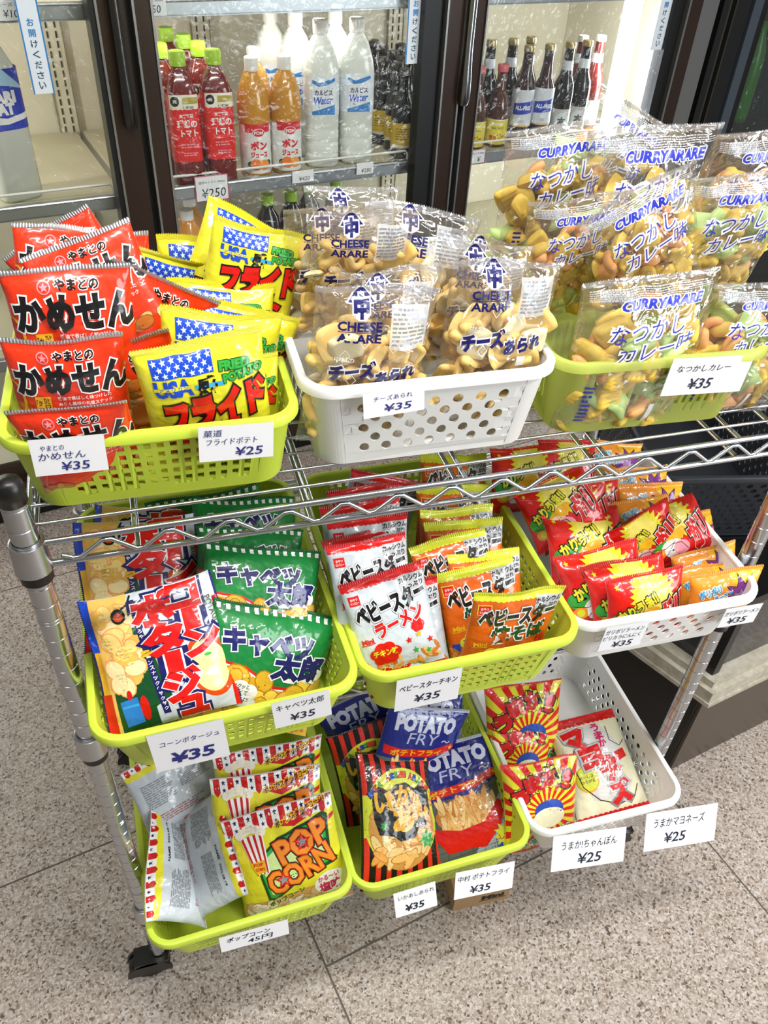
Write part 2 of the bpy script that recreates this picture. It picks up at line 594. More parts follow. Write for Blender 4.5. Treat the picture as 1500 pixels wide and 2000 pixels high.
def fill_bag(parent, d, X, Y, mid, half, W, H, seed):
    rg = random.Random(seed * 7 + 3)
    mb = MB()
    mats = d.clear['mats']
    top = d.clear['top']
    rows, cols = d.clear['grid']
    sc = W / (d.w / 1000)
    for layer in (-1, 0, 1):
        for j in range(rows):
            for i in range(cols):
                u = (i + .5 + rg.uniform(-.4, .4) + .5 * (j % 2)) / (cols + .5) * 1.84 - .92
                v = -.9 + (top + .9) * (j + .5 + rg.uniform(-.35, .35)) / rows
                if v > top - .1 and rg.random() < .35: continue
                fu, fv = np.array((u + 1) / 2 * d.nx), np.array((v + 1) / 2 * d.ny)
                h = float(interp(half, fu, fv))
                if h < .006: continue
                p = Vector((float(interp(X, fu, fv)), float(interp(Y, fu, fv)), float(interp(mid, fu, fv)) + layer * max(0, h - .009)))
                pv, pf, mi = d.clear['piece'](rg)
                tilt = .9 if layer == 0 else .5
                M = Euler((rg.uniform(-tilt, tilt), rg.uniform(-tilt, tilt), rg.uniform(0, 6.28))).to_matrix()
                zs = [(M @ q).z for q in pv]
                ext = max(max(zs), -min(zs), 1e-4)
                room = max(h - abs(layer * max(0, h - .009)), .004)
                k = min(1.0, room / ext * 1.05) * sc
                k = max(k, .55 * sc)
                mb.add([M @ q * k + p for q in pv], pf, mi)
    o = mb.build('snack_pieces', mats, parent, smooth=True)
    o['kind'] = 'stuff'
    o['label'] = d.clear['label']
    return o

# ------------------------------------------------------------------ materials of the packaging
RED = foil('print_red', '#d8120f'); RED2 = foil('film_red', '#e8350f')
YEL = foil('film_yellow', '#e4dd30'); BLK = ink('print_black', '#0c0a0a'); WHT = ink('print_white', '#f4f4f2')
SILV = crimp('silver_crimp', '#d9dadd', .8, 'X', 700)
NAVY = ink('print_navy', '#15155f'); BLUE = ink('print_blue', '#1747c4'); LBLUE = ink('print_sky_blue', '#39a7dd')
GRN = ink('print_green', '#2fa43b'); DGRN = ink('print_dark_green', '#0b4a22'); GREEN = foil('film_green', '#0f7a37')
ORNG = foil('film_orange', '#e06414'); ORY = foil('film_apricot', '#f09526'); CREAM = foil('film_cream', '#eeeccb')
CLIME = ink('print_lime_yellow', '#dbe13a'); GOLD = ink('print_gold', '#f0b41e'); PURP = ink('print_purple', '#7a2a8c')
PINK = ink('print_pink', '#ef9aa8'); PWHT = ink('print_pale', '#f3dcda'); MAG = ink('print_magenta', '#cf2464')
GREY = ink('print_grey', '#8a8f96'); LGREY = ink('print_light_grey', '#c9ced4'); DKO = ink('print_dark_orange', '#d9480f')
SILVF = foil('film_silver_white', '#ccd4db'); BACKF = foil('bag_back_foil', '#c3c8ce')
BROWN = ink('print_brown', '#5a2d10'); OLIVE = ink('print_olive', '#5e6a45')
CR1, CR2, CR3 = ink('cracker_gold', '#e3a04a'), ink('cracker_amber', '#c9742a'), ink('cracker_light', '#f0bf73')
CRB = ink('cracker_edge', '#9a5320')
CH1, CH2, CH3 = ink('chip_pale', '#f3d27c'), ink('chip_gold', '#e9b750'), ink('chip_light', '#f8e3a6')
CHE = ink('chip_edge', '#c98b2e')
FRY1, FRY2, FRYE = ink('fry_pale', '#f4c070'), ink('fry_gold', '#eaa550'), ink('fry_edge', '#cf7f35')
PC1, PC2 = ink('popcorn_white', '#f4ecd8'), ink('popcorn_tan', '#d9b483')

# ---- 1 red crackers
a = Art(118, 140)
a.chips(20, 96, 58, 138, 16, [CR1, CR2, CR3], 9, CRB, 1, 3)
a.chips(-58, 108, 20, 139, 14, [CR1, CR2, CR3], 9, CRB, 1, 5)
a.ell(-57, 66, 10, 24, GOLD, 1); a.ell(-58, 64, 8, 20, ink('shell_red', '#c1220d'), 2)
a.dy = -5
a.ell(-22, 20, 6, 6, PINK, 2); a.ell(-22, 20, 5, 5, RED2, 3); a.star(-22, 20, 4.4, PINK, 4)
a.text('やまとの', 8, 19, 9, BLK, 4, 40, .035, (WHT, .07))
a.text('かめせん', 4, 44, 31, BLK, 5, 112, .055, (WHT, .045))
a.rect(-38, 63, -22, 86, GOLD, 2)
a.text('ひと', -26.5, 68, 7, BLK, 4, 5.5); a.text('口', -26.5, 75, 4, BLK, 4, 5); a.text('「か', -34, 70, 7, BLK, 4, 6); a.text('め', -34, 79, 5, BLK, 4, 5)
for k, t in enumerate(('醤油で香ばしく味つけした', 'みりん風味の和風スナック', 'です。')):
    a.text(t, 13 if k < 2 else -10, 66 + 7 * k, 4.6, WHT, 3, 56 if k < 2 else 12, .012)
a.dy = 0
Design('kame', 118, 140, .034, RED2, BACKF, .075, SILV, art=a, kind='cracker_bag', sealfrac=.72)

# ---- 2 yellow fried potato
a = Art(120, 140)
a.rect(-47, 8, 10, 26, BLUE, 1)
for j in range(3):
    for i in range(7):
        x = -43 + i * 8.3 + (j % 2) * 4
        if x < 8: a.star(x, 11.5 + j * 5.6, 3.2, ink('print_star_white', '#cfe3f6'), 2, rot=10)
a.text('USA', -30, 36, 15, BLUE, 3, 34, .05); a.rect(-48, 34.4, -13, 37.6, YEL, 4); a.text('-アメリカン-', -30, 36, 3.2, BLUE, 5, 32, .01)
a.rect(-10, 35, 19, 39, LBLUE, 2); a.text('感', 2, 37, 17, BLK, 4, 18, .03)
a.text('FRIED', 30, 23, 7, GRN, 5, 28, .06, (DGRN, .07), rot=-3); a.text('POTATO', 37, 32, 7, GRN, 5, 38, .06, (DGRN, .07), rot=5)
a.text('フライド', 8, 62, 30, RED, 7, 96, .075, (BLK, .06), rot=7, shear=.15)
a.text('ポテト', -6, 92, 27, RED, 7, 88, .075, (BLK, .06), rot=7, shear=.15)
a.chips(-50, 112, 50, 138, 24, [FRY1, FRY2], 12, FRYE, 1, 8, .3)
Design('potato', 120, 140, .034, YEL, YEL, .075, crimp('yellow_crimp', '#e7de22', 0, 'Y', 2400), art=a, kind='potato_snack_bag', sealfrac=.9)

# ---- 3 cheese crackers, clear
FILM = film('clear_film', (1, 1, 1), .15, .035); FILMS = film('clear_film_seal', (.99, .99, 1), .32, .14)
LAB = film('label_print_white', (.95, .95, .96), .08, .42)
def cheese_piece(rg):
    k = rg.random()
    if k < .38: return piece_tube(rg, .0120, .0062, rg.uniform(2.2, 4.6)) + (rg.choice((0, 0, 1)),)
    if k < .78: return piece_pad(rg, .0165, .0165, .0048, rg.uniform(.001, .004)) + (rg.choice((0, 0, 2)),)
    return piece_tube(rg, .026, .007, 1.2) + (0,)
a = Art(118, 170)
a.dy = -9
a.poly([(-32, 20), (-17, 6), (-2, 20), (-7, 21), (-17, 12), (-27, 21)], WHT, 1); a.poly([(-30, 19.5), (-17, 7.5), (-4, 19.5), (-8, 20), (-17, 12), (-26, 20)], NAVY, 2)
a.text('中', -17, 23, 15, NAVY, 4, 13, .07, (WHT, .08))
a.text('CHEESE', -18, 38, 7.5, NAVY, 3, 42, .035); a.rect(-39, 42.5, 3, 43.2, NAVY, 3); a.text('ARARE', -18, 48.5, 7.5, NAVY, 3, 42, .035)
a.rect(12, 21, 50, 58, LAB, 0); a.textlines(14, 24, 48, 56, GREY, 9, 1, 2)
a.dy = -15
a.text('中村の', -30, 76, 6, WHT, 3, 19, .02); a.text('チーズ', -20, 88, 16, NAVY, 5, 44, .06, (WHT, .08), rot=9, shear=.1); a.text('あられ', 24, 92, 14, NAVY, 5, 42, .05, (WHT, .08), rot=9, shear=.1)
for k in range(9):
    x, t = random.Random(k).uniform(-48, 48), random.Random(k + 50).uniform(55, 125)
    a.line([(x, t), (x + 5, t - 6), (x + 10, t), (x + 5, t + 6), (x, t)], .5, WHT if k % 2 else BROWN, 2)
a.rect(20, 104, 30, 114, WHT, 1)
a.dy = 0
Design('cheese', 118, 170, .042, FILM, FILM, .06, FILMS, art=a, kind='cheese_cracker_bag',
       clear=dict(mats=[mat('cheese_cracker', '#ffdf90', rough=.55, noise=(70, '#f5c766', .25)), mat('cheese_cracker_toasted', '#f7cb78', rough=.55), mat('cheese_cracker_pale', '#fff0c0', rough=.55)],
                  top=.45, grid=(6, 4), piece=cheese_piece, label='pale yellow cheese crackers inside'))
# ---- 4 curry crackers, clear
def curry_piece(rg):
    k = rg.random()
    if k < .42: return piece_pad(rg, .0225, .0195, .0085, rg.uniform(0, .003), ridge=.0014, fan=.45) + (0,)
    if k < .62: return piece_tube(rg, .018, .0098, 2.0, ridge=.10) + (0,)
    if k < .82: return piece_tube(rg, .023, .0098, 1.9) + (1,)
    return piece_star(rg, .025, .0085, 4) + (2,)
CBL = ink('print_violet_blue', '#2b35b4')
a = Art(155, 195)
a.textlines(-70, 8, 70, 19, LAB, 6, 1, 3); a.textlines(-60, 9, -14, 20, GREY, 6, 1, 9)
a.dy = -3
a.text('CURRYARARE', 9, 26, 9, CBL, 4, 94, .05, (WHT, .07), shear=.25)
a.text('なつかし', -6, 54, 21, CBL, 4, 84, .0, (WHT, .09), rot=6, shear=.2); a.text('カレー味', 8, 77, 21, CBL, 4, 88, .0, (WHT, .09), rot=6, shear=.2)
rg_ = random.Random(4)
for k in range(22): a.star(rg_.uniform(-66, 66), rg_.uniform(42, 140), 3.2, WHT, 2, 3, .5, rg_.uniform(0, 120))
a.dy = 0
a.rect(20, 150, 26, 186, WHT, 1); a.textlines(-60, 120, -50, 175, CBL, 9, 2, 3)
Design('curry', 155, 195, .05, FILM, FILM, .055, FILMS, art=a, kind='curry_cracker_bag',
       clear=dict(mats=[mat('curry_cracker', '#f6d662', rough=.55, noise=(80, '#e6ba42', .25)), mat('orange_cracker', '#ffb872', rough=.55), mat('green_cracker', '#c5e08e', rough=.55)],
                  top=.42, grid=(6, 4), piece=curry_piece, label='yellow, orange and green crackers inside'))
# ---- 5 corn soup snack (seals left and right)
a = Art(150, 165)
a.rect(-66, 0, -22, 165, foil('corn_photo_ground', '#f0c060'), 0); a.rect(-24, 0, 75, 165, SILVF, 0)
a.chips(-58, 18, -26, 108, 46, [CH1, CH3, CH2], 11, ink('chip_blush', '#eea45e'), 1, 21, .75)
a.poly([(-60, 112), (-18, 100), (-20, 165), (-60, 165)], DGRN, 2); a.poly([(-24, 40), (-14, 40), (8, 165), (-24, 165)], DGRN, 1)
a.poly([(-18, 140), (30, 118), (75, 142), (75, 165), (-18, 165)], SILVF, 1.5)
a.rect(-75, 0, -66, 62, BLUE, 2); a.rect(-75, 112, -64, 165, RED, 2); a.rect(-75, 62, -66, 112, GOLD, 1)
a.ell(-36, 24, 8, 9, BLK, 4); a.ell(-36, 25, 5.5, 5, DKO, 5); a.line([(-31, 16), (-24, 12), (-20, 3)], 2.4, BLK, 4)
a.poly([(-56, 124), (-36, 122), (-34, 155), (-54, 156)], ink('pot_blue', '#2b7fd0'), 4); a.rect(-54, 130, -36, 133, LBLUE, 5); a.ell(-30, 138, 5, 16, RED, 4, rot=0); a.ell(-44, 118, 3, 6, RED, 5)
a.poly([(-22, 8), (-16, 8), (-4, 152), (-12, 152)], NAVY, 3)
for k, c in enumerate('スープのまろやかさコーンスナックのサクサク'): a.text(c, -18.5 + k * .52, 13 + k * 6.6, 4.6, WHT, 5, 4.6)
a.rect(-20, 70, -8, 78, GOLD, 6)
a.ell(50, 108, 25, 40, DKO, 2, 28, 8); a.ell(49, 108, 20, 33, ink('soup_yellow', '#f3e394'), 3, 28, 8); a.ell(50, 94, 4, 2, GRN, 4); a.ell(50, 116, 7, 5, ink('soup_light', '#f7efc0'), 4)
a.rect(69, 30, 75, 165, RED, 2)
for c, x, t, h, w_ in (('ポ', 2, 24, 36, 42), ('タ', 8, 62, 36, 40), ('|', 13, 92, 24, 7), ('ジ', 16, 122, 36, 38), ('ュ', 22, 150, 22, 28)):
    a.text(c, x, t, h, RED, 8, w_, .06, (WHT, .025), out2=(NAVY, .07))
for c, x, t, h, w_ in (('コ', 38, 18, 28, 32), ('|', 42, 46, 24, 7), ('ン', 48, 76, 30, 34)):
    a.text(c, x, t, h, RED, 8, w_, .06, (WHT, .025), out2=(NAVY, .07))
a.text('POTAGE', 66, 44, 7, OLIVE, 4, 34, .02, rot=-82)
Design('corn', 150, 165, .034, SILVF, BACKF, .05, crimp('blue_crimp', '#10196e', 0, 'Y', 900), art=a, kind='corn_snack_bag', axis='x', sealfrac=.5)
# ---- 6 green snack
a = Art(155, 140)
for i in range(14): a.rect(-74 + i * 11, 2.5, -69 + i * 11, 8, WHT, 3)
a.poly([(-78, 58), (-30, 62), (10, 80), (78, 78), (78, 140), (-78, 140)], RED, 1); a.poly([(-78, 61), (-30, 65), (10, 83.5), (78, 81.5), (78, 140), (-78, 140)], WHT, 1.5)
a.poly([(-78, 62.5), (-30, 66.5), (10, 85), (78, 83), (78, 140), (-78, 140)], ink('snack_photo_ground', '#d9a52e'), 2)
a.chips(-72, 72, 74, 138, 60, [CH2, ink('chip_mustard', '#e0b02e'), ink('chip_yellow', '#f2cf4c')], 13, ink('chip_brown', '#b5781c'), 2.5, 12, .75)
for k in range(40): a.ell(rg_.uniform(-70, 70), rg_.uniform(74, 136), .8, .8, BROWN, 4.2, 6)
a.text('キャベツ', -8, 36, 24, NAVY, 7, 108, .06, (WHT, .045)); a.text('太郎', 36, 57, 27, NAVY, 7, 64, .06, (WHT, .045))
for dx, dt, r in ((-9, 0, 9), (0, -4, 9), (9, 0, 9), (-7, 9, 9), (6, 9, 9), (0, 4, 12), (14, 12, 5)): a.ell(-30 + dx * 1.3, 90 + dt, r * 1.2, r, WHT, 5)
for k, t in enumerate(('サクッと', 'かるくて', 'おいしいよ!!')): a.text(t, -29, 84 + k * 7.5, 5.5, DGRN, 6, (20, 20, 27)[k], .02)
a.ell(28, 104, 18, 10, RED, 5, rot=4); a.ell(28, 112, 17, 6, NAVY, 5.4)
Design('cabbage', 155, 140, .034, GREEN, GREEN, .08, crimp('green_crimp', '#0b5a2a', 0, 'X', 700), art=a, kind='green_snack_bag', sealfrac=.3)
# ---- 7/8 noodle snacks
def noodle(base, sealc, kind):
    a = Art(108, 135)
    white = kind == 'chicken'
    for i in range(18): a.ell(-51 + i * 6, 8.6, 3.2, 2.2, sealc, 1, 10)
    a.rect(-54, 0, 54, 8.6, sealc, 1)
    a.rect(-48, 16, -34, 28, RED, 3)
    if not white: a.rect(-49, 15, -33, 29, CLIME, 2)
    a.text('おやつ', -41, 20, 3.4, WHT, 4, 9); a.text('カンパニー', -41, 24.5, 3, WHT, 4, 11)
    pts = [(20, 9)] + [(37 + 18 * math.cos(q), 20 + 16 * math.sin(q)) for q in [math.pi * k / 10 for k in range(10, -1, -1)]] + [(54, 9)]
    a.poly(pts, ink('print_silver_dome', '#b9bcc0'), 1.5)
    a.text('カルシウム', 36, 14, 6.4, BLK, 4, 32, .035); a.text('たっぷり', 36, 22.5, 6.4, BLK, 4, 28, .035)
    rot = 8 if white else 3
    a.dy = -11 if white else -17
    a.text('ベビースター', 2, 48, 23, BLK, 6, 94, .06, (WHT, .06), rot=rot, out2=(GREY, .02))
    if white: a.text('ラーメン', 8, 72, 18, RED, 6, 66, .05, (WHT, .05), rot=rot + 4, out2=(GREY, .02))
    else: a.text('焼そば', 6, 73, 22, DGRN, 6, 66, .05, (WHT, .06), rot=rot)
    a.text('Mini', -38, 88, 6, RED if white else GOLD, 4, 15, .04, rot=6); a.line([(-47, 93.5), (-29, 91.5)], 1, RED if white else GOLD, 3)
    a.chips(-50, 116, 50, 134, 30, [CR1, CR3, CR2], 8, None, 1, 31, .3)
    for dx, dt, r in ((-12, 2, 8), (-4, -4, 9), (6, -4, 9), (14, 2, 8), (0, 6, 12), (8, 10, 8), (-8, 10, 8)): a.ell(-20 + dx, 106 + dt, r, r * .9, RED if white else CLIME, 3)
    a.text('チキン味' if white else 'ソース味', -19, 107, 9, CLIME if white else BROWN, 5, 32, .04)
    if white:     # plain star stickers instead of the printed figure
        for x, t, c in ((28, 96, GOLD), (14, 100, RED), (42, 108, RED), (20, 116, GRN), (36, 122, GRN)): a.star(x, t, 5, c, 4)
        for q in range(6): a.ell(30 + 5 * math.cos(q), 84 + 5 * math.sin(q), 4.6, 4.6, RED, 3)
    else:
        a.text('野菜の', 14, 98, 5, GOLD, 4, 14)
        for q in range(6): a.ell(42 + 4 * math.cos(q), 90 + 4 * math.sin(q), 4.4, 4.4, RED, 3)
        a.rect(-50, 108, -40, 118, BLUE, 2)
    a.dy = 0
    Design(kind, 108, 135, .022, base, BACKF, .065, crimp(kind + '_crimp', '#b3101c' if white else '#d8dc2a', 0, 'X', 700), art=a, kind='noodle_snack_bag', sealfrac=.9)
noodle(SILVF, RED, 'chicken'); noodle(ORNG, CLIME, 'yakisoba')
# ---- 9 red spicy noodle
a = Art(112, 95)
a.dy = -9
a.star(4, 34, 34, YEL, 1, 26, .8); a.star(4, 34, 25, ink('print_pale_yellow', '#f0e06a'), 1.5, 20, .85)
a.ell(-34, 62, 20, 14, GRN, 2, rot=10); a.ell(-34, 62, 4, 2, BLK, 3); a.ell(-6, 60, 22, 9, GOLD, 2.5, rot=24); a.ell(-16, 76, 20, 14, PWHT, 2.6); a.ell(-2, 80, 14, 12, PINK, 3); a.ell(-24, 80, 8, 10, WHT, 3.2)
a.ell(-40, 80, 10, 8, ORY, 3); a.ell(-40, 80, 5, 5, CLIME, 3.4); a.line([(-50, 70), (-30, 74), (-10, 68)], .9, BLK, 4); a.line([(-30, 86), (-14, 70), (0, 72), (8, 86)], .9, BLK, 4); a.star(-18, 80, 3, BLK, 4)
a.text('かりうま!!', -18, 46, 15, YEL, 7, 58, .05, (BLK, .08), rot=24)
a.text('ガリ', 36, 64, 44, RED, 7, 44, .07, (WHT, .025), rot=22, shear=.35, out2=(BLK, .05))
for x, t in ((-44, 18), (36, 22), (44, 34)): a.star(x, t, 3.4, YEL, 2)
Design('red', 112, 95, .03, RED, BACKF, .1, crimp('red_crimp', '#cf1210', 0, 'X', 700), art=a, kind='spicy_noodle_bag', sealfrac=.8)
# ---- 10 orange
a = Art(108, 90)
a.dy = -12
a.ell(30, 20, 26, 12, GOLD, .5)
a.star(22, 46, 30, BLK, 1.5, 9, .58, 12, 1.1); a.star(22, 46, 27.5, PURP, 2, 9, .58, 12, 1.1)
a.star(22, 50, 15, ink('print_lilac', '#b98ac6'), 3, 9, .58, 12, 1.1); a.ell(18, 56, 12, 7, WHT, 3.4)
a.text('ポリポリ', -28, 34, 11, LBLUE, 6, 32, .05, (WHT, .1), rot=14); a.text('ラーメン', -8, 42, 9, LBLUE, 6, 28, .05, (WHT, .1), rot=14)
a.ell(-24, 68, 12, 10, WHT, 2); a.line([(-34, 64), (-26, 60), (-14, 66)], 1, BLK, 4); a.line([(-32, 74), (-20, 66), (-12, 76)], 1, BLK, 4); a.rect(-40, 70, -14, 74, CLIME, 3)
a.line([(-48, 70), (-40, 76), (-46, 82)], 1.2, BROWN, 3)
Design('orange', 108, 90, .026, ORY, BACKF, .1, crimp('orange_crimp', '#f0a040', 0, 'X', 700), art=a, kind='orange_snack_bag', sealfrac=.8)
# ---- 11 popcorn
a = Art(165, 178)
PRED = ink('print_flag_red', '#c8141c')
a.rect(-82, 0, 82, 20, WHT, 1)
for i in range(9):
    x = -78 + i * 20
    a.poly([(x, 0), (x + 9, 0), (x + 9, 18), (x + 4.5, 23), (x, 18)], PRED, 2)
    a.star(x + 14.5, 6, 3.4, NAVY, 2); a.star(x + 14.5, 14.5, 3.4, NAVY, 2)
a.poly([(-82, 136), (82, 126), (82, 178), (-82, 178)], ink('popcorn_ground', '#cf9f5a'), .5)
a.chips(-78, 140, 78, 174, 60, [PC1, PC1, PC2], 10, ink('popcorn_shadow', '#b98a4a'), 1, 17, .8)
a.dy = -24
a.poly([(0, 46), (82, 22), (82, 30), (20, 52)], PRED, 1); a.poly([(20, 64), (82, 52), (82, 58), (40, 68)], PRED, 1)
a.text('ポップ スナックコーン!', 32, 36, 8, BLK, 4, 78, .02, (GOLD, .16), rot=12)
a.poly([(-48, 84), (-8, 60), (66, 44), (72, 50), (66, 112), (76, 122), (70, 128), (20, 132), (-30, 160), (-42, 158), (-46, 120)], DGRN, 2)
a.poly([(-45, 87), (-7, 64), (63, 49), (66, 52), (62, 112), (70, 122), (18, 127), (-30, 155), (-38, 153), (-42, 120)], ink('print_leaf_green', '#2fae45'), 2.3)
a.poly([(-42, 92), (-6, 69), (58, 56), (60, 58), (57, 110), (62, 117), (18, 122), (-30, 149), (-35, 147), (-38, 120)], ink('print_pale_green', '#cfe79a'), 2.6)
a.text('POP', 27, 76, 35, ink('print_amber', '#f0902c'), 8, 80, .035, (ink('print_rust', '#c9361a'), .03), rot=13, out2=(BLK, .035)); a.text('CORN', 15, 119, 36, ink('print_amber', '#f0902c'), 8, 104, .03, (MATS['print_rust'], .03), rot=15, out2=(BLK, .035))
a.star(27, 76, 15, RED, 9); a.star(27, 76, 9, GREY, 9.4); a.star(-13, 127, 15, RED, 9); a.star(-13, 127, 9, GREY, 9.4)
a.poly([(-62, 50), (-28, 46), (-30, 108), (-50, 110)], WHT, 4)
for k in range(4): a.poly([(-61 + k * 9, 50 - k), (-57 + k * 9, 49.6 - k), (-48 + k * 5.2, 110 - k * .4), (-50 + k * 5.2, 110 - k * .4)], PRED, 5)
for k in range(7): a.ell(-62 + k * 5.6, 46 - 6 * math.sin(k * .52), 6, 5.5, PC1, 5.2)
a.poly([(-56, 88), (-34, 86), (-35, 106), (-50, 108)], GOLD, 6); a.text('POP', -45, 92, 5, PRED, 7, 14, .04); a.text('CORN', -44, 100, 5, PRED, 7, 13, .04)
a.text('ポップコーン', -14, 160, 9, DGRN, 5, 58, .04, (CLIME, .05), rot=14)
a.ell(56, 158, 26, 20, WHT, 3); a.text('かる〜い', 54, 148, 9, MAG, 5, 34, .03); a.text('塩味', 54, 164, 17, MAG, 5, 34, .04)
a.dy = 0
dp = Design('pop', 165, 178, .036, YEL, foil('popcorn_back', '#c6cdd4'), .055, crimp('popcorn_crimp', '#e6e3e0', 0, 'Y', 1500), art=a, kind='popcorn_bag', sealfrac=.25)
b = dp.backart
b.rect(-82, 0, 82, 14, WHT, 1); b.rect(-82, 14, 82, 28, YEL, 1)
for i in range(9):
    x = -78 + i * 20
    b.poly([(x, 0), (x + 9, 0), (x + 9, 13), (x + 4.5, 17), (x, 13)], PRED, 2); b.star(x + 14.5, 6, 3, NAVY, 2)
b.textlines(-66, 50, -10, 110, GREY, 12, 2, 5); b.textlines(4, 60, 66, 96, GREY, 8, 2, 6); b.textlines(-60, 128, 40, 150, ink('print_grey_red', '#b0716c'), 4, 2, 7)
b.text('NAME', 10, 44, 6, BLK, 3, 22, .03); b.text('2022.08.18', 44, 44, 5, BLK, 3, 34, .02)
b.text('ポップコーン', 20, 168, 10, DKO, 3, 70, .04); b.rect(50, 172, 78, 190, WHT, 2); b.textlines(52, 174, 76, 188, BLK, 4, 3, 8)
# ---- 12 striped squid crackers
a = Art(135, 195)
for i in range(8): a.rect(-64 + i * 17.5, 0, -56 + i * 17.5, 195, ink('print_stripe_red', '#df2f1e'), 1)
a.ell(0, 98, 64, 72, CLIME, 2, 40); a.rect(-64, 62, 64, 122, CLIME, 2); a.ell(0, 112, 57, 60, ink('window_amber', '#d29a4c'), 3, 36)
a.chips(-48, 72, 48, 160, 60, [FRY1, ink('ring_pale', '#f0cf8c'), FRY2], 16, ink('ring_edge', '#b5772e'), 3.4, 44, .35)
for k, (c, cl) in enumerate(zip('IKA ASHI ARARE', [BLUE, RED, GRN, RED, RED, BLUE, GRN, DKO, RED, RED, BLUE, GRN, RED, DKO])):
    if c == ' ': continue
    q = math.radians(-46 + k * 7.1)
    a.text(c, 88 * math.sin(q) * .76, 112 - 76 * math.cos(q), 8, cl, 5, 6, .06, (BLK, .03), rot=-math.degrees(q) * .8)
a.poly([(-50, 58), (-36, 50), (-20, 60), (-8, 50), (10, 48), (26, 58), (38, 50), (50, 64), (52, 92), (44, 112), (28, 116), (22, 128), (-4, 132), (-16, 124), (-40, 120), (-48, 96)], BLK, 5)
a.text('い', -32, 74, 27, GOLD, 7, 26, .045); a.text('か', 6, 66, 27, GOLD, 7, 30, .045); a.text('し', 38, 84, 30, GOLD, 7, 20, .045); a.text('あ', 2, 102, 31, GOLD, 7, 34, .045); a.text('あられ', 32, 111, 6, WHT, 7, 17, .03)
for x, t, r in ((-32, 108, 7), (42, 132, 15)): a.star(x, t, r, GRN, 6, 7, .55)
Design('ika', 135, 195, .024, BLK, BACKF, .04, crimp('black_crimp', '#161212', 0, 'X', 700), art=a, kind='squid_cracker_bag', sealfrac=.6)
# ---- 13 potato fry
a = Art(150, 185)
a.rect(-75, 0, 75, 88, foil('film_navy', '#14207c'), 0); a.poly([(-75, 84), (20, 88), (75, 62), (75, 185), (-75, 185)], foil('film_grey_green', '#59635a'), 1); a.poly([(-10, 185), (40, 112), (75, 80), (75, 185)], foil('film_pale_blue', '#a9b7cf'), 1.3)
for k in range(9): a.line([(-70 + k * 20, 185), (-46 + k * 16, 84)], .5, NAVY, 1.8); a.line([(-75, 92 + k * 12), (75, 80 + k * 12)], .5, NAVY, 1.8)
a.text('POTATO', -2, 26, 23, ink('print_slab_grey', '#cfd4e6'), 4, 112, .07); a.text('FRY', -2, 50, 18, ink('print_thin_grey', '#b7bedb'), 4, 60, .0, shear=.1); a.text('〜', 44, 52, 5, LGREY, 4, 18, .01)
a.poly([(-70, 64), (-40, 68), (20, 66), (52, 56), (56, 68), (24, 78), (-40, 81), (-68, 78)], RED, 4); a.ell(58, 62, 7, 7, RED, 4); a.star(58, 62, 5, GOLD, 5)
a.text('ポテトフライ', -8, 72.5, 9.5, GOLD, 5, 96, .03, rot=3)
a.dy = -14
a.ell(-2, 126, 52, 26, FRYE, 2.6)
a.chips(-46, 106, 44, 146, 90, [FRY1, FRY2, ink('fry_light', '#f7d391')], 15, FRYE, 3, 77, .24, 62, 118)
a.poly([(-62, 138), (-20, 150), (20, 146), (50, 118), (60, 126), (46, 156), (14, 184), (-8, 180), (-46, 180), (-60, 156)], RED, 5.5)
a.dy = 0
a.poly([(20, 185), (75, 140), (75, 185)], BLUE, 2); a.star(50, 160, 22, CLIME, 6, 12, .62); a.text('しお味', 50, 160, 9, DKO, 7, 26, .04, rot=8)
Design('fry', 150, 185, .026, foil('film_navy', '#14207c'), BACKF, .05, crimp('silver_seal', '#c8ccd6', .6, 'Y', 1800), art=a, kind='potato_fry_bag', sealfrac=1.0)
# ---- 14 sunburst noodle
a = Art(118, 135)
for k in range(22):
    q0, q1 = 2 * math.pi * k / 22, 2 * math.pi * (k + .5) / 22
    a.poly([(0, 74), (110 * math.cos(q0), 74 + 110 * math.sin(q0)), (110 * math.cos(q1), 74 + 110 * math.sin(q1))], RED, 1)
for c, x, t, r in (('う', -38, 48, 24), ('ま', -18, 28, 8), ('か', 10, 22, -6), ('!', 36, 30, -20)):
    a.star(x, t, 17, BLK, 2, 12, .84); a.star(x, t, 15.8, CLIME, 2.4, 12, .84); a.text(c, x, t, 21, ink('print_deep_red', '#c40f14'), 7, 22 if c != '!' else 7, .08, (BLK, .05), rot=r)
a.ell(6, 72, 24, 18, ink('print_cap_blue', '#234aa8'), 2.5); a.ell(6, 84, 26, 17, CREAM, 3)
a.text('ちゃんぽん', 4, 116, 17, GRN, 7, 92, .06, (WHT, .06), rot=8, out2=(BLK, .02))
Design('champon', 118, 135, .032, YEL, BACKF, .06, crimp('sunburst_crimp', '#d8301a', 0, 'X', 700), art=a, kind='sunburst_snack_bag', sealfrac=.4)
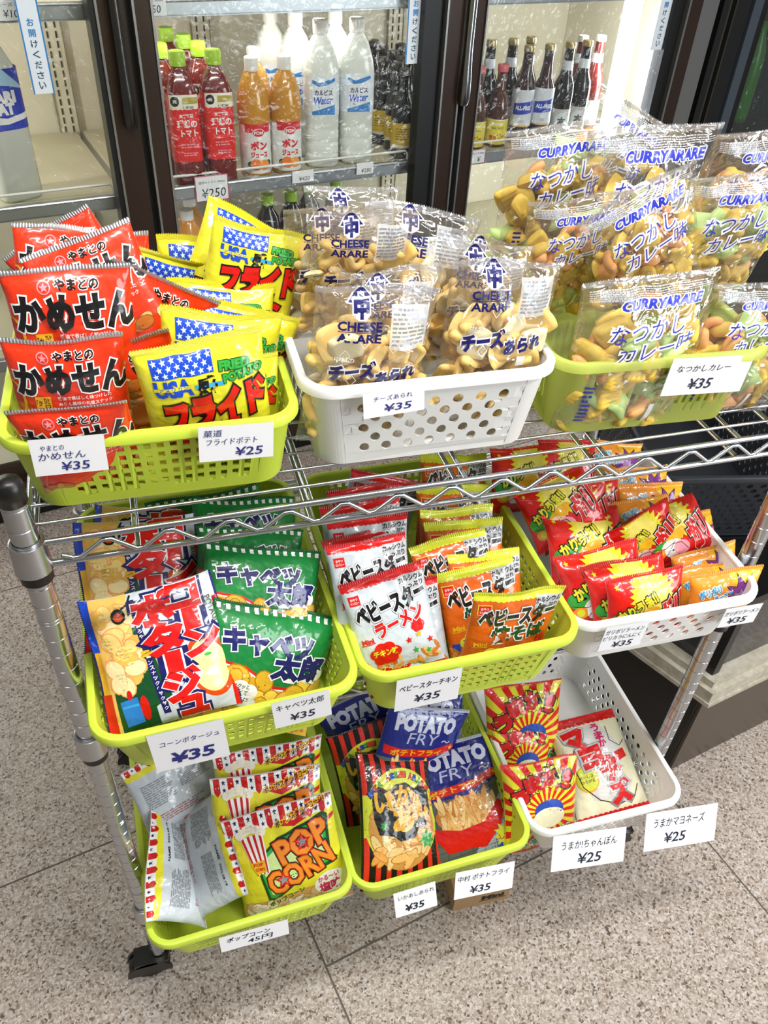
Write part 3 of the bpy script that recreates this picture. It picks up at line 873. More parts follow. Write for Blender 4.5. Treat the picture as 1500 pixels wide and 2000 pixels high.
# ---- 15 pale cream bag
a = Art(118, 165)
for i in range(15): a.ell(-56 + i * 8, 12, 4.4, 3, RED, 2, 10); a.ell(-56 + i * 8, 153, 4.4, 3, RED, 2, 10)
a.rect(-59, 0, 59, 12, RED, 2); a.rect(-59, 153, 59, 165, RED, 2)
a.poly([(-20, 18), (20, 18), (40, 60), (46, 110), (20, 140), (-30, 130), (-36, 70)], ink('print_cream_grey', '#dcdad6'), 1)
for c, x, t, h, r in (('マ', -26, 38, 30, 10), ('ヨ', -12, 68, 28, 5), ('ネ', 12, 86, 28, -5), ('ー', 8, 106, 12, 70), ('ズ', 16, 126, 30, 5)): a.text(c, x, t, h, RED, 7, 30 if c != 'ー' else 5, .08, (LGREY, .06), rot=r, out2=(GREY, .02))
for k, c in enumerate('うまか'): a.text(c, 12 + k * .5, 24 + k * 13, 12, MAG, 6, 12, .05, (WHT, .05))
a.ell(-30, 98, 18, 20, GOLD, 3); a.ell(-30, 97, 16, 18, CLIME, 4); a.text('おいしさ', -31, 94, 5, BROWN, 5, 22); a.text('ひろがる', -30, 101, 5, BROWN, 5, 22)
a.line([(-36, 52), (-44, 80), (-40, 108), (-20, 132), (10, 144), (36, 138), (48, 122)], 1.4, BLK, 5); a.line([(30, 26), (26, 48), (40, 60), (52, 52)], 1.0, BLK, 5)
a.poly([(26, 68), (44, 64), (46, 78), (30, 82)], RED, 4); a.ell(42, 96, 12, 18, CREAM, 3)
Design('mayo', 118, 165, .036, CREAM, CREAM, .06, crimp('mayo_crimp', '#b8161a', 0, 'X', 700), art=a, kind='cream_snack_bag', sealfrac=.7)
# ------------------------------------------------------------------ floor, walls, ceiling
def granite():
    m = bpy.data.materials.new('granite_tile')
    m.use_nodes = True
    nt = m.node_tree
    p = nt.nodes['Principled BSDF']
    tc = nt.nodes.new('ShaderNodeTexCoord')
    def noise(scale, det, dist=0.):
        n = nt.nodes.new('ShaderNodeTexNoise')
        n.inputs['Scale'].default_value = scale
        n.inputs['Detail'].default_value = det
        n.inputs['Distortion'].default_value = dist
        nt.links.new(tc.outputs['Object'], n.inputs['Vector'])
        return n
    def ramp(src, stops):
        r = nt.nodes.new('ShaderNodeValToRGB')
        els = r.color_ramp.elements
        while len(els) < len(stops): els.new(.5)
        for e, (pos, c) in zip(els, stops):
            e.position = pos
            e.color = hexc(c)
        nt.links.new(src, r.inputs[0])
        return r
    def mix(fac, a, b):
        x = nt.nodes.new('ShaderNodeMix')
        x.data_type = 'RGBA'
        nt.links.new(fac, x.inputs[0])
        nt.links.new(a, x.inputs[6])
        nt.links.new(b, x.inputs[7])
        return x.outputs[2]
    warp = noise(130, 2)
    vm = nt.nodes.new('ShaderNodeVectorMath'); vm.operation = 'MULTIPLY_ADD'
    vm.inputs[1].default_value = (.009, .009, .009)
    nt.links.new(warp.outputs['Color'], vm.inputs[0])
    nt.links.new(tc.outputs['Object'], vm.inputs[2])
    def grains(scale):
        v = nt.nodes.new('ShaderNodeTexVoronoi')
        v.inputs['Scale'].default_value = scale
        nt.links.new(vm.outputs[0], v.inputs['Vector'])
        sp = nt.nodes.new('ShaderNodeSeparateColor')
        nt.links.new(v.outputs['Color'], sp.inputs[0])
        return sp.outputs[0]
    base = ramp(grains(300), [(0, '#8d7d6f'), (.22, '#9f9184'), (.5, '#aea298'), (.8, '#bdb4ad'), (1, '#ccc5c0')])
    spots = ramp(grains(265), [(.10, '#ffffff'), (.135, '#000000')])
    dark = ramp(noise(60, 2).outputs['Fac'], [(.35, '#544a43'), (.65, '#816f5f')])
    blot = ramp(noise(16, 3).outputs['Fac'], [(.3, '#000000'), (.75, '#5a5a5a')])
    c = mix(blot.outputs[0], base.outputs[0], ramp(grains(150), [(0, '#9c8c7d'), (1, '#b8ada4')]).outputs[0])
    c = mix(spots.outputs[0], c, dark.outputs[0])
    nt.links.new(c, p.inputs['Base Color'])
    p.inputs['Roughness'].default_value = .42
    p.inputs['Specular IOR Level'].default_value = .35
    return m
GROUT = mat('grout', '#6d645c', rough=.9)
fl = MB()
fl.box(-2.6, 4.2, -3.4, 2.2, -.05, -.0012, 1)
for k in range(-4, 6):
    x0 = .257 + .8 * k
    off = .274 if (k % 2) else -.126
    for j in range(-6, 5):
        y0 = off + .8 * j
        a, b = max(x0 + .0018, -2.6), min(x0 + .8 - .0018, 4.2)
        c, d = max(y0 + .0018, -3.4), min(y0 + .8 - .0018, 2.2)
        if a < b and c < d: fl.add([(a, c, 0), (b, c, 0), (b, d, 0), (a, d, 0)], [(0, 1, 2, 3)], 0)
floor = structure(fl.build('floor', [granite(), GROUT]))
floor.rotation_euler = (0, 0, TH)
PAINT = mat('wall_paint', '#d9d6cf', rough=.8)
w = MB(); w.box(-2.6, 4.2, 2.1, 2.2, 0, CEIL)
wall = structure(w.build('wall_back', PAINT)); wall.rotation_euler = (0, 0, TH)
w = MB(); w.box(-2.6, 4.2, -3.4, 2.2, CEIL, CEIL + .06)
ceil = structure(w.build('ceiling', mat('ceiling_board', '#e4e2dc', rough=.85))); ceil.rotation_euler = (0, 0, TH)
for i, (x, y) in enumerate(((.35, -.25), (1.75, -.95), (-1.1, -.9))):
    t = empty('ceiling_light', (x, y, CEIL))
    tag(t, ('white ceiling lamp fitting above the rack', 'white ceiling lamp fitting to the right of the rack', 'white ceiling lamp fitting to the left of the rack')[i], 'lamp', 'ceiling lamp fittings')
    m = MB(); m.box(-.64, .64, -.1, .1, -.06, 0)
    m.build('housing', mat('lamp_housing', '#eeeeec', rough=.5), t)

# unseen window, added to house the fill light from the right front
w = MB()
for x in (-.86, 0, .86): w.box(x - .03, x + .03, -.03, .03, .2, 2.5)
for z in (.2, 2.44): w.box(-.89, .89, -.03, .03, z, z + .06)
w.box(-.89, .89, -.05, .05, 0, .2)
win = structure(w.build('added_window', mat('added_window_frame', '#8f9194', rough=.4, metal=.6)))
win.location = (2.90, -2.07, 0)
win.rotation_euler = (0, 0, math.atan2(1.65, -1.35) + math.radians(-0) + math.pi / 2 - math.pi)
pane = MB(); pane.box(-.83, .83, -.004, .004, .26, 2.44)
pane.build('glass_pane', mat('added_window_glass', '#dfe8ee', rough=.05, trans=1.), win)

# ------------------------------------------------------------------ glass fronted fridge with sliding doors (room axes)
CREAMW = mat('fridge_liner', '#d8d2bb', rough=.45)
SHELFM = mat('fridge_shelf', '#cfc9ae', rough=.4)
ALU = mat('price_rail_aluminium', '#b4b8bc', rough=.32, metal=.9)
WIRE = mat('white_wire', '#eceae2', rough=.4)
BROWNF = mat('brown_door_frame', '#33251d', rough=.28, metal=.25)
GASK = mat('black_gasket', '#0b0b0b', rough=.4)
BRIGHT = mat('door_edge_trim', '#9a9a97', rough=.3, metal=.9)
STEEL = mat('door_handle_steel', '#8c8d8e', rough=.22, metal=1.)
def pane_glass():
    m = film('door_glass', (.96, .97, .96), .05, .008)
    return m
GLASS = pane_glass()
fr = empty('display_refrigerator', (0, 0, 0), (0, 0, TH))
tag(fr, 'tall brown glass fronted drinks refrigerator with sliding doors behind the rack', 'refrigerator')
m = MB()
m.box(-.55, 2.15, 1.93, 1.99, .12, 1.95); m.box(-.55, -.5, 1.36, 1.99, .12, 1.95); m.box(2.10, 2.15, 1.36, 1.99, .12, 1.95)
m.box(-.55, 2.15, 1.36, 1.99, .10, .16); m.box(-.55, 2.15, 1.36, 1.99, 1.92, 1.98)
body = m.build('cabinet_liner', CREAMW, fr)
m = MB(); m.box(-.55, 2.15, 1.353, 1.99, 0, .10)
m.build('plinth', BLACKP, fr)
m = MB(); m.box(-.55, 2.15, 1.285, 1.36, 1.86, 1.98); m.box(-.55, 2.15, 1.285, 1.36, .10, .17)
m.build('door_track', BROWNF, fr)
# slotted standards on the back wall
for xs in (.385, .79, 1.42):
    m = MB()
    m.box(xs - .026, xs + .026, 1.922, 1.931, .2, 1.9, 0)
    m.box(xs - .0275, xs - .0255, 1.919, 1.932, .2, 1.9, 1); m.box(xs + .0255, xs + .0275, 1.919, 1.932, .2, 1.9, 1)
    z = .22
    while z < 1.88:
        for dx in (-.011, .011): m.box(xs + dx - .0022, xs + dx + .0022, 1.9205, 1.923, z, z + .016, 2)
        z += .0235
    m.build('slotted_standard', [CREAMW, mat('standard_edge', '#7f7658', rough=.5), mat('slot_dark', '#3a3424', rough=.8)], fr)
# shelves with a price rail and a wire guard
for (x0, x1) in ((-.48, .40), (.42, 1.20), (1.24, 2.08)):
    for z in (.485, .855, 1.248):
        m = MB(); m.box(x0, x1, 1.385, 1.925, z - .012, z)
        sh = m.build('shelf', SHELFM, fr)
        m = MB(); m.box(x0, x1, 1.362, 1.372, z - .024, z + .008); m.box(x0, x1, 1.362, 1.39, z - .026, z - .022)
        m.tube([(x0, 1.3615, z + .004), (x1, 1.3615, z + .004)], .003, 6)
        m.build('price_rail', ALU, sh)
        m = MB()
        pts = [(x0 + .015, 1.378, z), (x0 + .015, 1.378, z + .02), (x0 + .022, 1.378, z + .028), (x1 - .027, 1.378, z + .028), (x1 - .02, 1.378, z + .02), (x1 - .02, 1.378, z)]
        m.tube(pts, .0032, 6)
        m.build('wire_guard', WIRE, sh)
# lamps inside
for x, z0, z1 in ((1.925, .25, 1.8), (-.44, .25, 1.8)):
    m = MB(); m.lathe([(.027, z0), (.027, z1)], 14, 0, (x, 1.425))
    m.build('fluorescent_tube', mat('tube_light', '#ffffff', emis='#f3f6ff', estr=22), fr)
# doors: (glass x0, x1), stiles as (x0, x1, material, y0, y1)
def door(glass, stiles, handle, sticker, y=1.32):
    m = MB()
    for x0, x1, k, y0, y1 in stiles: m.box(x0, x1, y0, y1, .17, 1.86, k)
    m.box(glass[0], glass[1], y - .012, y + .012, .17, .21, 0); m.box(glass[0], glass[1], y - .012, y + .012, 1.80, 1.86, 0)
    d = m.build('sliding_door', [BROWNF, GASK, BRIGHT], fr)
    g = MB(); g.box(glass[0], glass[1], y - .002, y + .002, .21, 1.80)
    g.build('glass_pane', GLASS, d)
    if handle:
        hx, hz, hm = handle
        h = MB()
        prof = [(-.011, 0), (-.011, -.018), (-.004, -.024), (.004, -.024), (.011, -.018), (.011, 0)]
        v, f = [], []
        zs = [hz, hz + .012, hz + .06, hz + .12, 1.62]
        sc = [.9, 1.1, 1.05, .85, .85]
        for z, s_ in zip(zs, sc):
            for a_, b_ in prof: v.append((hx + a_ * s_ * 1.1, y - .03 + b_ * s_, z))
        n = len(prof)
        for i in range(len(zs) - 1):
            for k in range(n): f.append((i * n + k, i * n + (k + 1) % n, (i + 1) * n + (k + 1) % n, (i + 1) * n + k))
        f.append(tuple(range(n))); f.append(tuple((len(zs) - 1) * n + k for k in range(n - 1, -1, -1)))
        h.add(v, f)
        h.build('handle', hm, d, angle=40)
    if sticker:
        sx, sz, bl = sticker
        s = MB(); s.box(sx - .021, sx + .021, y - .0042, y - .003, sz, sz + .42, 0)
        for e in (-1, 1):
            if bl: s.box(sx + e * .0195 - .0015, sx + e * .0195 + .0015, y - .0046, y - .0042, sz, sz + .42, 1)
        st = s.build('door_sticker', [mat('sticker_paper', '#dfe8ef', rough=.5), mat('sticker_blue', '#2c7fc0', rough=.5)], d)
        A = Art(42, 420)
        for k, c in enumerate('いさだくけ開お'):
            A.text(c, 0, 420 - 16 - k * 19, 13, mat('sticker_ink', '#33556b', rough=.6) if k < 5 else mat('sticker_blue', '#2c7fc0'), 2, 13, .02)
        v2, ly, fs, mi, ms = A.compiled(1, 1)
        me = mesh_from('lettering', [(sx + q[0] / 1000, y - .0048, sz + .21 + q[1] / 1000) for q in v2], fs, ms, mi)
        new_obj('lettering', me, st)
Y0, Y1 = 1.295, 1.345
door((-.50, .387), [(-.55, -.50, 0, Y0, Y1), (.375, .387, 1, Y0, Y1), (.387, .392, 2, Y0 - .004, Y1), (.392, .446, 0, Y0, Y1)], (.424, 1.028, mat('dark_handle', '#4a4846', rough=.25, metal=.9)), (.262, 1.10, True))
door((.505, 1.165), [(.446, .462, 1, Y0 + .02, Y1), (.462, .467, 2, Y0 - .002, Y1), (.467, .50, 0, Y0, Y1), (.50, .505, 2, Y0 - .004, Y1), (1.165, 1.215, 1, Y0 + .012, Y1)], None, (1.152, 1.107, True), 1.335)
door((1.335, 1.965), [(1.217, 1.222, 2, Y0 - .006, Y1), (1.222, 1.268, 0, Y0, Y1), (1.268, 1.273, 2, Y0 - .006, Y1), (1.273, 1.29, 1, Y0 + .02, Y1), (1.29, 1.295, 2, Y0 - .006, Y1), (1.295, 1.331, 0, Y0, Y1), (1.331, 1.335, 2, Y0 - .006, Y1), (1.965, 2.005, 1, Y0 + .01, Y1), (2.005, 2.012, 2, Y0 - .006, Y1), (2.012, 2.062, 0, Y0, Y1), (2.062, 2.13, 2, Y0 + .005, Y1)], (1.281, 1.015, STEEL), (1.945, 1.105, False))
# second, dark unlit case beside it
dk = empty('dark_drinks_case', (0, 0, 0), (0, 0, TH))
tag(dk, 'unlit dark glass drinks case at the right edge beside the refrigerator', 'refrigerator')
m = MB(); m.box(2.17, 3.2, 1.40, 1.99, 0, 1.98)
m.build('cabinet_body', mat('dark_case_inside', '#0d1110', rough=.5), dk)  # solid near-black body stands in for the darkness of the unlit inside
for x0, x1, mm in ((2.15, 2.175, GASK), (2.175, 2.182, mat('dim_trim', '#4c4a44', rough=.35, metal=.7)), (2.20, 2.205, MATS['dim_trim']), (2.205, 2.26, GASK), (2.275, 2.312, mat('blue_grey_stile', '#4b545e', rough=.35, metal=.3)), (2.312, 2.335, GASK)):
    m = MB(); m.box(x0, x1, 1.30, 1.36, .1, 1.98); m.build('stile', mm, dk)
m = MB(); m.box(2.335, 3.2, 1.32, 1.326, .1, 1.98); m.build('glass_pane', film('dark_case_glass', (.8, .84, .82), .06, .01), dk)
m = MB(); m.lathe([(.0, .86), (.032, .86), (.034, .88), (.034, 1.03), (.03, 1.07), (.014, 1.12), (.014, 1.15), (0, 1.15)], 20, 0, (2.44, 1.385)); 
gb = m.build('bottle', mat('green_bottle', '#3c7d1c', rough=.25), None, smooth=True); gb.rotation_euler = (0, 0, TH)
tag(gb, 'green bottle behind the glass of the dark case at the right edge', 'bottle')

# ------------------------------------------------------------------ bottles
def wrap_art(A, r, z0, ang, sq=0.):
    """lay artwork (mm) on a round bottle; x runs round the bottle"""
    nx = max(6, round(A.w / 4))
    v2, ly, fs, mi, ms = A.compiled(nx, 2)
    out = []
    for (x, y), l in zip(v2, ly):
        a = -math.pi / 2 + x / 1000 / r
        q = 1.
        if sq:
            e = 2 + 6 * sq
            q = (abs(math.cos(a)) ** e + abs(math.sin(a)) ** e) ** (-1 / e) * (1 - .12 * sq)
        rr = r * q + .0004 + .00012 * l
        out.append((rr * math.cos(a), rr * math.sin(a), z0 + A.h / 2000 + y / 1000))
    return out, fs, mi, ms
def bottle_proto(kind, body, bodym, capprof, capm, lab=None, sq=0., extra=()):
    root = empty(kind)
    m = MB(); m.lathe(body, 28, 0, sq=sq)
    m.build('bottle_body', bodym, root, smooth=True)
    m = MB(); m.lathe(capprof, 20)
    m.build('cap', capm, root, angle=40)
    if lab:
        prof, lm, A, r, z0 = lab
        m = MB(); m.lathe(prof, 28, 0, sq=sq, caps=False)
        lo = m.build('label', lm, root, smooth=True)
        if A:
            v, f, mi, ms = wrap_art(A, r, z0, 0, sq)
            new_obj('label_print', mesh_from('label_print', v, f, ms, mi), lo)
    for nm, prof, mm in extra:
        m = MB(); m.lathe(prof, 24, 0, sq=sq, caps=False)
        m.build(nm, mm, root, smooth=True)
    return root
def copy_tree(o, parent=None):
    c = o.copy(); COL.objects.link(c)
    if parent: c.parent = parent
    for ch in list(o.children): copy_tree(ch, c)
    return c
used = set()
def place_bottle(proto, x, y, z, label, group, rz=0.):
    o = proto if proto.name not in used else copy_tree(proto)
    used.add(proto.name)
    o.location = RM @ Vector((x, y, z))
    o.rotation_euler = (0, 0, TH + rz)
    tag(o, label, 'bottle', group)
    return o
def P(**k): return mat(k.pop('n'), **k)
ZS = .8555
# tomato juice: squarish bottle, lime cap
A = Art(64, 150)
A.rect(-32, 0, 32, 150, ink('tomato_label_red', '#e21a16'), 0); A.rect(-32, 0, 32, 34, ink('tomato_label_cream', '#f0ead6'), 1); A.rect(-4, 6, 30, 20, ink('tomato_label_olive', '#b5a43f'), 2)
for k in range(7): A.ell(-30 + k * 10, 36, 6.5, 5, MATS['tomato_label_red'], 1.5)
A.ell(-20, 14, 9, 11, BLK, 3); A.text('充', -20, 14, 8, MATS['tomato_label_cream'], 4, 8); A.text('伊藤園', 8, 28, 6, BLK, 3, 24, .02)
A.text('充実野菜', 2, 46, 8, WHT, 4, 32, .03); A.text('理想の', 2, 63, 17, WHT, 4, 44, .03); A.text('トマト', 6, 84, 15, WHT, 4, 38, .03)
A.textlines(-16, 108, 20, 120, PINK, 2, 2, 3); A.textlines(-12, 128, 24, 138, PINK, 2, 2, 4)
TOM = bottle_proto('tomato_juice_bottle', [(0, 0), (.034, 0), (.0375, .006), (.0375, .07), (.036, .075), (.0375, .08), (.0375, .20), (.034, .218), (.024, .243), (.0145, .255), (.0145, .264), (0, .264)],
                   mat('tomato_juice', '#6d0f0a', rough=.14, coat=.5), [(0, .262), (.0185, .262), (.019, .266), (.019, .288), (.017, .292), (0, .292)], mat('lime_cap', '#a5cf2c', rough=.4),
                   ([(.0382, .058), (.0382, .208)], MATS['tomato_label_red'], A, .0382, .058), sq=.5)
for i, (x, y) in enumerate([(.576, 1.412), (.660, 1.408), (.560, 1.50), (.653, 1.50), (.645, 1.59), (.556, 1.60), (.628, 1.68)]):
    lab = ('red tomato juice bottle with a lime cap, front left corner of the shelf', 'red tomato juice bottle with a lime cap, front row beside the orange juice', 'red tomato juice bottle in the second row at the door frame',
           'red tomato juice bottle right behind the front right one', 'red tomato juice bottle third back in the right file', 'red tomato juice bottle third back in the left file', 'red tomato juice bottle furthest back, its lime cap highest')[i]
    place_bottle(TOM, x, y, ZS, lab, 'tomato juice bottles on the middle shelf', -.12)
# orange juice
A = Art(70, 120)
A.rect(-35, 0, 35, 22, ink('label_juice_red', '#d6192b'), 1); A.rect(-35, 22, 35, 120, ink('label_white', '#eceae6'), 0)
A.ell(0, 22, 16, 10, MATS['label_white'], 2); A.ell(0, 22, 14.5, 8.6, MATS['label_juice_red'], 3); A.text('POM', 0, 22, 7, MATS['label_white'], 4, 22, .04)
A.text('ポン', 0, 52, 19, MATS['label_juice_red'], 4, 40, .06); A.text('ジュース', 0, 74, 13, MATS['label_juice_red'], 4, 42, .05)
A.ell(-22, 98, 10, 8, DGRN, 3); A.ell(24, 96, 10, 8, DGRN, 3); A.ell(-9, 98, 15, 14, ink('print_orange_fruit', '#ee7d22'), 4); A.ell(12, 99, 14, 13, ink('print_orange_fruit_light', '#f39a3c'), 5)
POM = bottle_proto('orange_juice_bottle', [(0, 0), (.035, 0), (.039, .006), (.0385, .12), (.041, .135), (.0405, .165), (.036, .195), (.027, .222), (.016, .236), (.0145, .242), (0, .242)],
                   mat('orange_juice', '#c98d26', rough=.14, coat=.5), [(0, .240), (.0165, .240), (.017, .243), (.017, .268), (.015, .270), (0, .270)], mat('white_cap', '#ece9e4', rough=.4),
                   ([(.0392, .012), (.0392, .130)], MATS['label_white'], A, .0392, .010))
place_bottle(POM, .757, 1.42, ZS, 'orange juice bottle with a white cap, the left of the front two', 'orange juice bottles on the middle shelf', -.1)
place_bottle(POM, .840, 1.416, ZS, 'orange juice bottle with a white cap, the right of the front two', 'orange juice bottles on the middle shelf', -.1)
place_bottle(POM, .800, 1.52, ZS, 'orange juice bottle behind the front two', 'orange juice bottles on the middle shelf')
# milky water drink
A = Art(56, 88)
A.rect(-28, 0, 28, 88, ink('label_ice_white', '#e6ecf0'), 0)
A.poly([(-28, 6), (-10, 14), (10, 8), (28, 2), (28, 10), (8, 20), (-14, 22), (-28, 14)], ink('label_wave_blue', '#2e7fc8'), 2); A.poly([(-28, 80), (-4, 74), (28, 64), (28, 88), (-28, 88)], MATS['label_wave_blue'], 2)
A.text('カルピス', 0, 36, 12, NAVY, 4, 44, .025); A.text('Water', 0, 54, 17, BLUE, 4, 46, .02, shear=.3, rot=4)
for k in range(9): A.ell(rg_.uniform(-24, 24), rg_.uniform(24, 74), 1.6, 1.6, LBLUE, 1.5, 8)
CAL = bottle_proto('milky_drink_bottle', [(0, 0), (.04, 0), (.046, .008), (.046, .03), (.0445, .034), (.046, .038), (.046, .06), (.0445, .064), (.046, .068), (.046, .09), (.0445, .094), (.046, .098), (.046, .225), (.042, .25), (.03, .285), (.0165, .305), (.0145, .31), (0, .31)],
                   mat('milky_water', '#e4e7df', rough=.18, coat=.4), [(0, .308), (.0185, .308), (.019, .312), (.019, .336), (.017, .338), (0, .338)], MATS['white_cap'],
                   ([(.0466, .13), (.0466, .222)], MATS['label_ice_white'], A, .0466, .132), sq=.35)
for x, y, lab in ((.948, 1.44, 'milky white drink bottle with a blue wave label, front left'), (1.048, 1.44, 'milky white drink bottle with a blue wave label, front right'), (.925, 1.545, 'milky white drink bottle behind the front left one'),
                  (1.036, 1.545, 'milky white drink bottle behind the front right one'), (.878, 1.60, 'milky white drink bottle at the back left, half hidden')):
    place_bottle(CAL, x, y, ZS, lab, 'milky drink bottles on the middle shelf', -.25)
# small dark glass bottles with a yellow label
A = Art(60, 62)
A.rect(-30, 0, 30, 62, ink('label_yellow', '#e7c52e'), 0); A.rect(-30, 55, 30, 62, MATS['label_white'], 1); A.textlines(-20, 12, 22, 44, ink('label_yellow_dark', '#b08d1c'), 5, 1, 3)
DRK = bottle_proto('dark_glass_bottle', [(0, 0), (.028, 0), (.031, .004), (.031, .115), (.028, .135), (.016, .16), (.013, .172), (.013, .205), (0, .205)], mat('dark_glass', '#0f0f0c', rough=.12, coat=.6),
                   [(0, .203), (.0155, .203), (.0155, .217), (.014, .22), (0, .22)], mat('dark_cap', '#3a352c', rough=.35, metal=.6), ([(.0314, .028), (.0314, .092)], MATS['label_yellow'], A, .0314, .029))
for x, y, lab in ((1.185, 1.425, 'small dark bottle with a yellow label, front right by the door frame'), (1.20, 1.492, 'small dark bottle with a yellow label, second in the file'), (1.245, 1.555, 'small dark bottle third back, right file'), (1.19, 1.56, 'small dark bottle third back, left file'),
                  (1.258, 1.628, 'small dark bottle fourth back, left'), (1.318, 1.64, 'small dark bottle fourth back, behind the frame'), (1.262, 1.70, 'small dark bottle fifth back, left'), (1.325, 1.712, 'small dark bottle fifth back, right'), (1.27, 1.775, 'small dark bottle furthest back, left'), (1.38, 1.74, 'small dark bottle furthest back, right')):
    place_bottle(DRK, x, y, ZS, lab, 'small dark bottles on the middle shelf', -.45)
# brown bottles with a yellow label and red lettering
A = Art(62, 66)
A.rect(-31, 0, 31, 66, ink('label_bright_yellow', '#e9d743'), 0); A.rect(-31, 0, 31, 1.5, WHT, 1); A.text('ホッピー', 0, 46, 15, ink('label_orange_red', '#d24d14'), 4, 44, .06, rot=6); A.text('BEER TASTE', 0, 22, 5, OLIVE, 3, 36, .01); A.rect(-16, 8, 16, 14, CREAM, 2)
HOP = bottle_proto('brown_glass_bottle', [(0, 0), (.030, 0), (.0325, .004), (.0325, .10), (.030, .118), (.018, .145), (.014, .16), (.0135, .197), (0, .197)], mat('brown_glass', '#4d2617', rough=.1, coat=.6),
                   [(0, .195), (.0158, .195), (.0158, .209), (.014, .213), (0, .213)], mat('salmon_cap', '#d9626a', rough=.4), ([(.033, .008), (.033, .076)], MATS['label_bright_yellow'], A, .033, .009))
place_bottle(HOP, 1.425, 1.43, ZS, 'brown bottle with salmon cap and yellow label beside the door frame', 'brown bottles with yellow labels', -.5)
place_bottle(HOP, 1.503, 1.432, ZS, 'brown bottle with salmon cap and yellow label, second from the door frame', 'brown bottles with yellow labels', -.45)
# beer style bottles: white and blue label
A = Art(60, 96)
A.rect(-30, 0, 30, 96, ink('label_pearl', '#dfe4ea'), 0); A.poly([(-30, 36), (30, 26), (30, 60), (-30, 66)], ink('label_royal_blue', '#2440b8'), 2); A.text('ALL-FREE', 0, 46, 10, WHT, 4, 46, .05); A.rect(-30, 93, 30, 96, GOLD, 2); A.ell(0, 82, 7, 4, LGREY, 3)
def beer(kind, body, bodym, capm, lab, neck=None):
    ex = [('neck_label', [(.0182, .168), (.0158, .21)], neck)] if neck else ()
    return bottle_proto(kind, [(0, 0), (.029, 0), (.0315, .004), (.0315, .13), (.029, .15), (.019, .172), (.0145, .205), (.0135, .24), (.0145, .243), (0, .243)], bodym, [(0, .241), (.0158, .241), (.0158, .251), (.014, .256), (0, .256)], capm, lab, extra=ex)
ALF = beer('white_label_bottle', 0, mat('dark_brown_glass', '#35160f', rough=.1, coat=.6), mat('gold_cap', '#a69468', rough=.3, metal=.8), ([(.032, .05), (.032, .148)], MATS['label_pearl'], A, .032, .051))
place_bottle(ALF, 1.583, 1.43, ZS, 'dark bottle with a white and blue label, left of the pair', 'bottles with white and blue labels', -.45)
place_bottle(ALF, 1.655, 1.43, ZS, 'dark bottle with a white and blue label, right of the pair', 'bottles with white and blue labels', -.42)
A = Art(60, 70)
A.rect(-30, 0, 30, 70, ink('label_pale_silver', '#c4c6bf'), 0); A.ell(0, 34, 22, 26, MATS['label_pearl'], 1); A.text('本', 0, 32, 22, ink('label_dark_grey', '#53554f'), 3, 22, .05)
BKL = beer('black_label_bottle', 0, mat('black_glass', '#15100e', rough=.1, coat=.6), MATS['gold_cap'], ([(.032, .012), (.032, .084)], MATS['label_pale_silver'], A, .032, .013), MATS['label_pearl'])
for x, y, lab in ((1.735, 1.44, 'black bottle with a silver grey label, nearest the white and blue pair'), (1.805, 1.45, 'black bottle with a silver grey label, second from the pair'), (1.515, 1.52, 'bottle with pale neck label behind the yellow labelled ones, right'), (1.44, 1.53, 'bottle with pale neck label behind the yellow labelled ones, left'), (1.59, 1.52, 'bottle with pale neck label behind the pair, left'), (1.66, 1.53, 'bottle with pale neck label behind the pair, right'), (1.50, 1.60, 'bottle with pale neck label, third row')):
    place_bottle(BKL, x, y, ZS, lab, 'black bottles with grey labels', -.4)
RBL = beer('red_neck_bottle', 0, mat('red_brown_glass', '#5a1a14', rough=.1, coat=.6), mat('white_crown_cap', '#d9d7cf', rough=.35), ([(.032, .012), (.032, .084)], MATS['label_pale_silver'], None, .032, .013), MATS['label_pearl'])
place_bottle(RBL, 1.835, 1.51, ZS, 'red brown bottle with white neck label close to the lamp, left', 'red brown bottles by the lamp', -.4)
place_bottle(RBL, 1.895, 1.50, ZS, 'red brown bottle with white neck label close to the lamp, right', 'red brown bottles by the lamp', -.4)
# blue labelled sports drink at the left edge
A = Art(130, 120)
A.rect(-65, 0, 65, 120, ink('label_sport_blue', '#1d39b5'), 0); A.poly([(-65, 0), (10, 0), (50, 44), (20, 34), (-65, 20)], ink('label_sky', '#a9d3ee'), 1); A.poly([(-65, 84), (0, 96), (65, 84), (65, 96), (0, 108), (-65, 104)], MATS['label_white'], 2)
A.text('POCARI', -26, 54, 21, MATS['label_white'], 4, 100, .07); A.text('SWEAT', -27, 77, 21, MATS['label_white'], 4, 92, .07)
POC = bottle_proto('sports_drink_bottle', [(0, 0), (.046, 0), (.053, .008), (.053, .26), (.05, .275), (.035, .31), (.016, .33), (0, .33)], mat('sports_drink', '#d3d6cb', rough=.2, coat=.4, alpha=.92), [(0, .328), (.018, .328), (.018, .35), (0, .35)], MATS['white_cap'],
                   ([(.0536, .155), (.0536, .275)], MATS['label_sport_blue'], A, .0536, .155), sq=.45)
place_bottle(POC, .172, 1.455, ZS, 'large clear drink bottle with a blue label at the left picture edge', 'large sports drink bottles', .30)
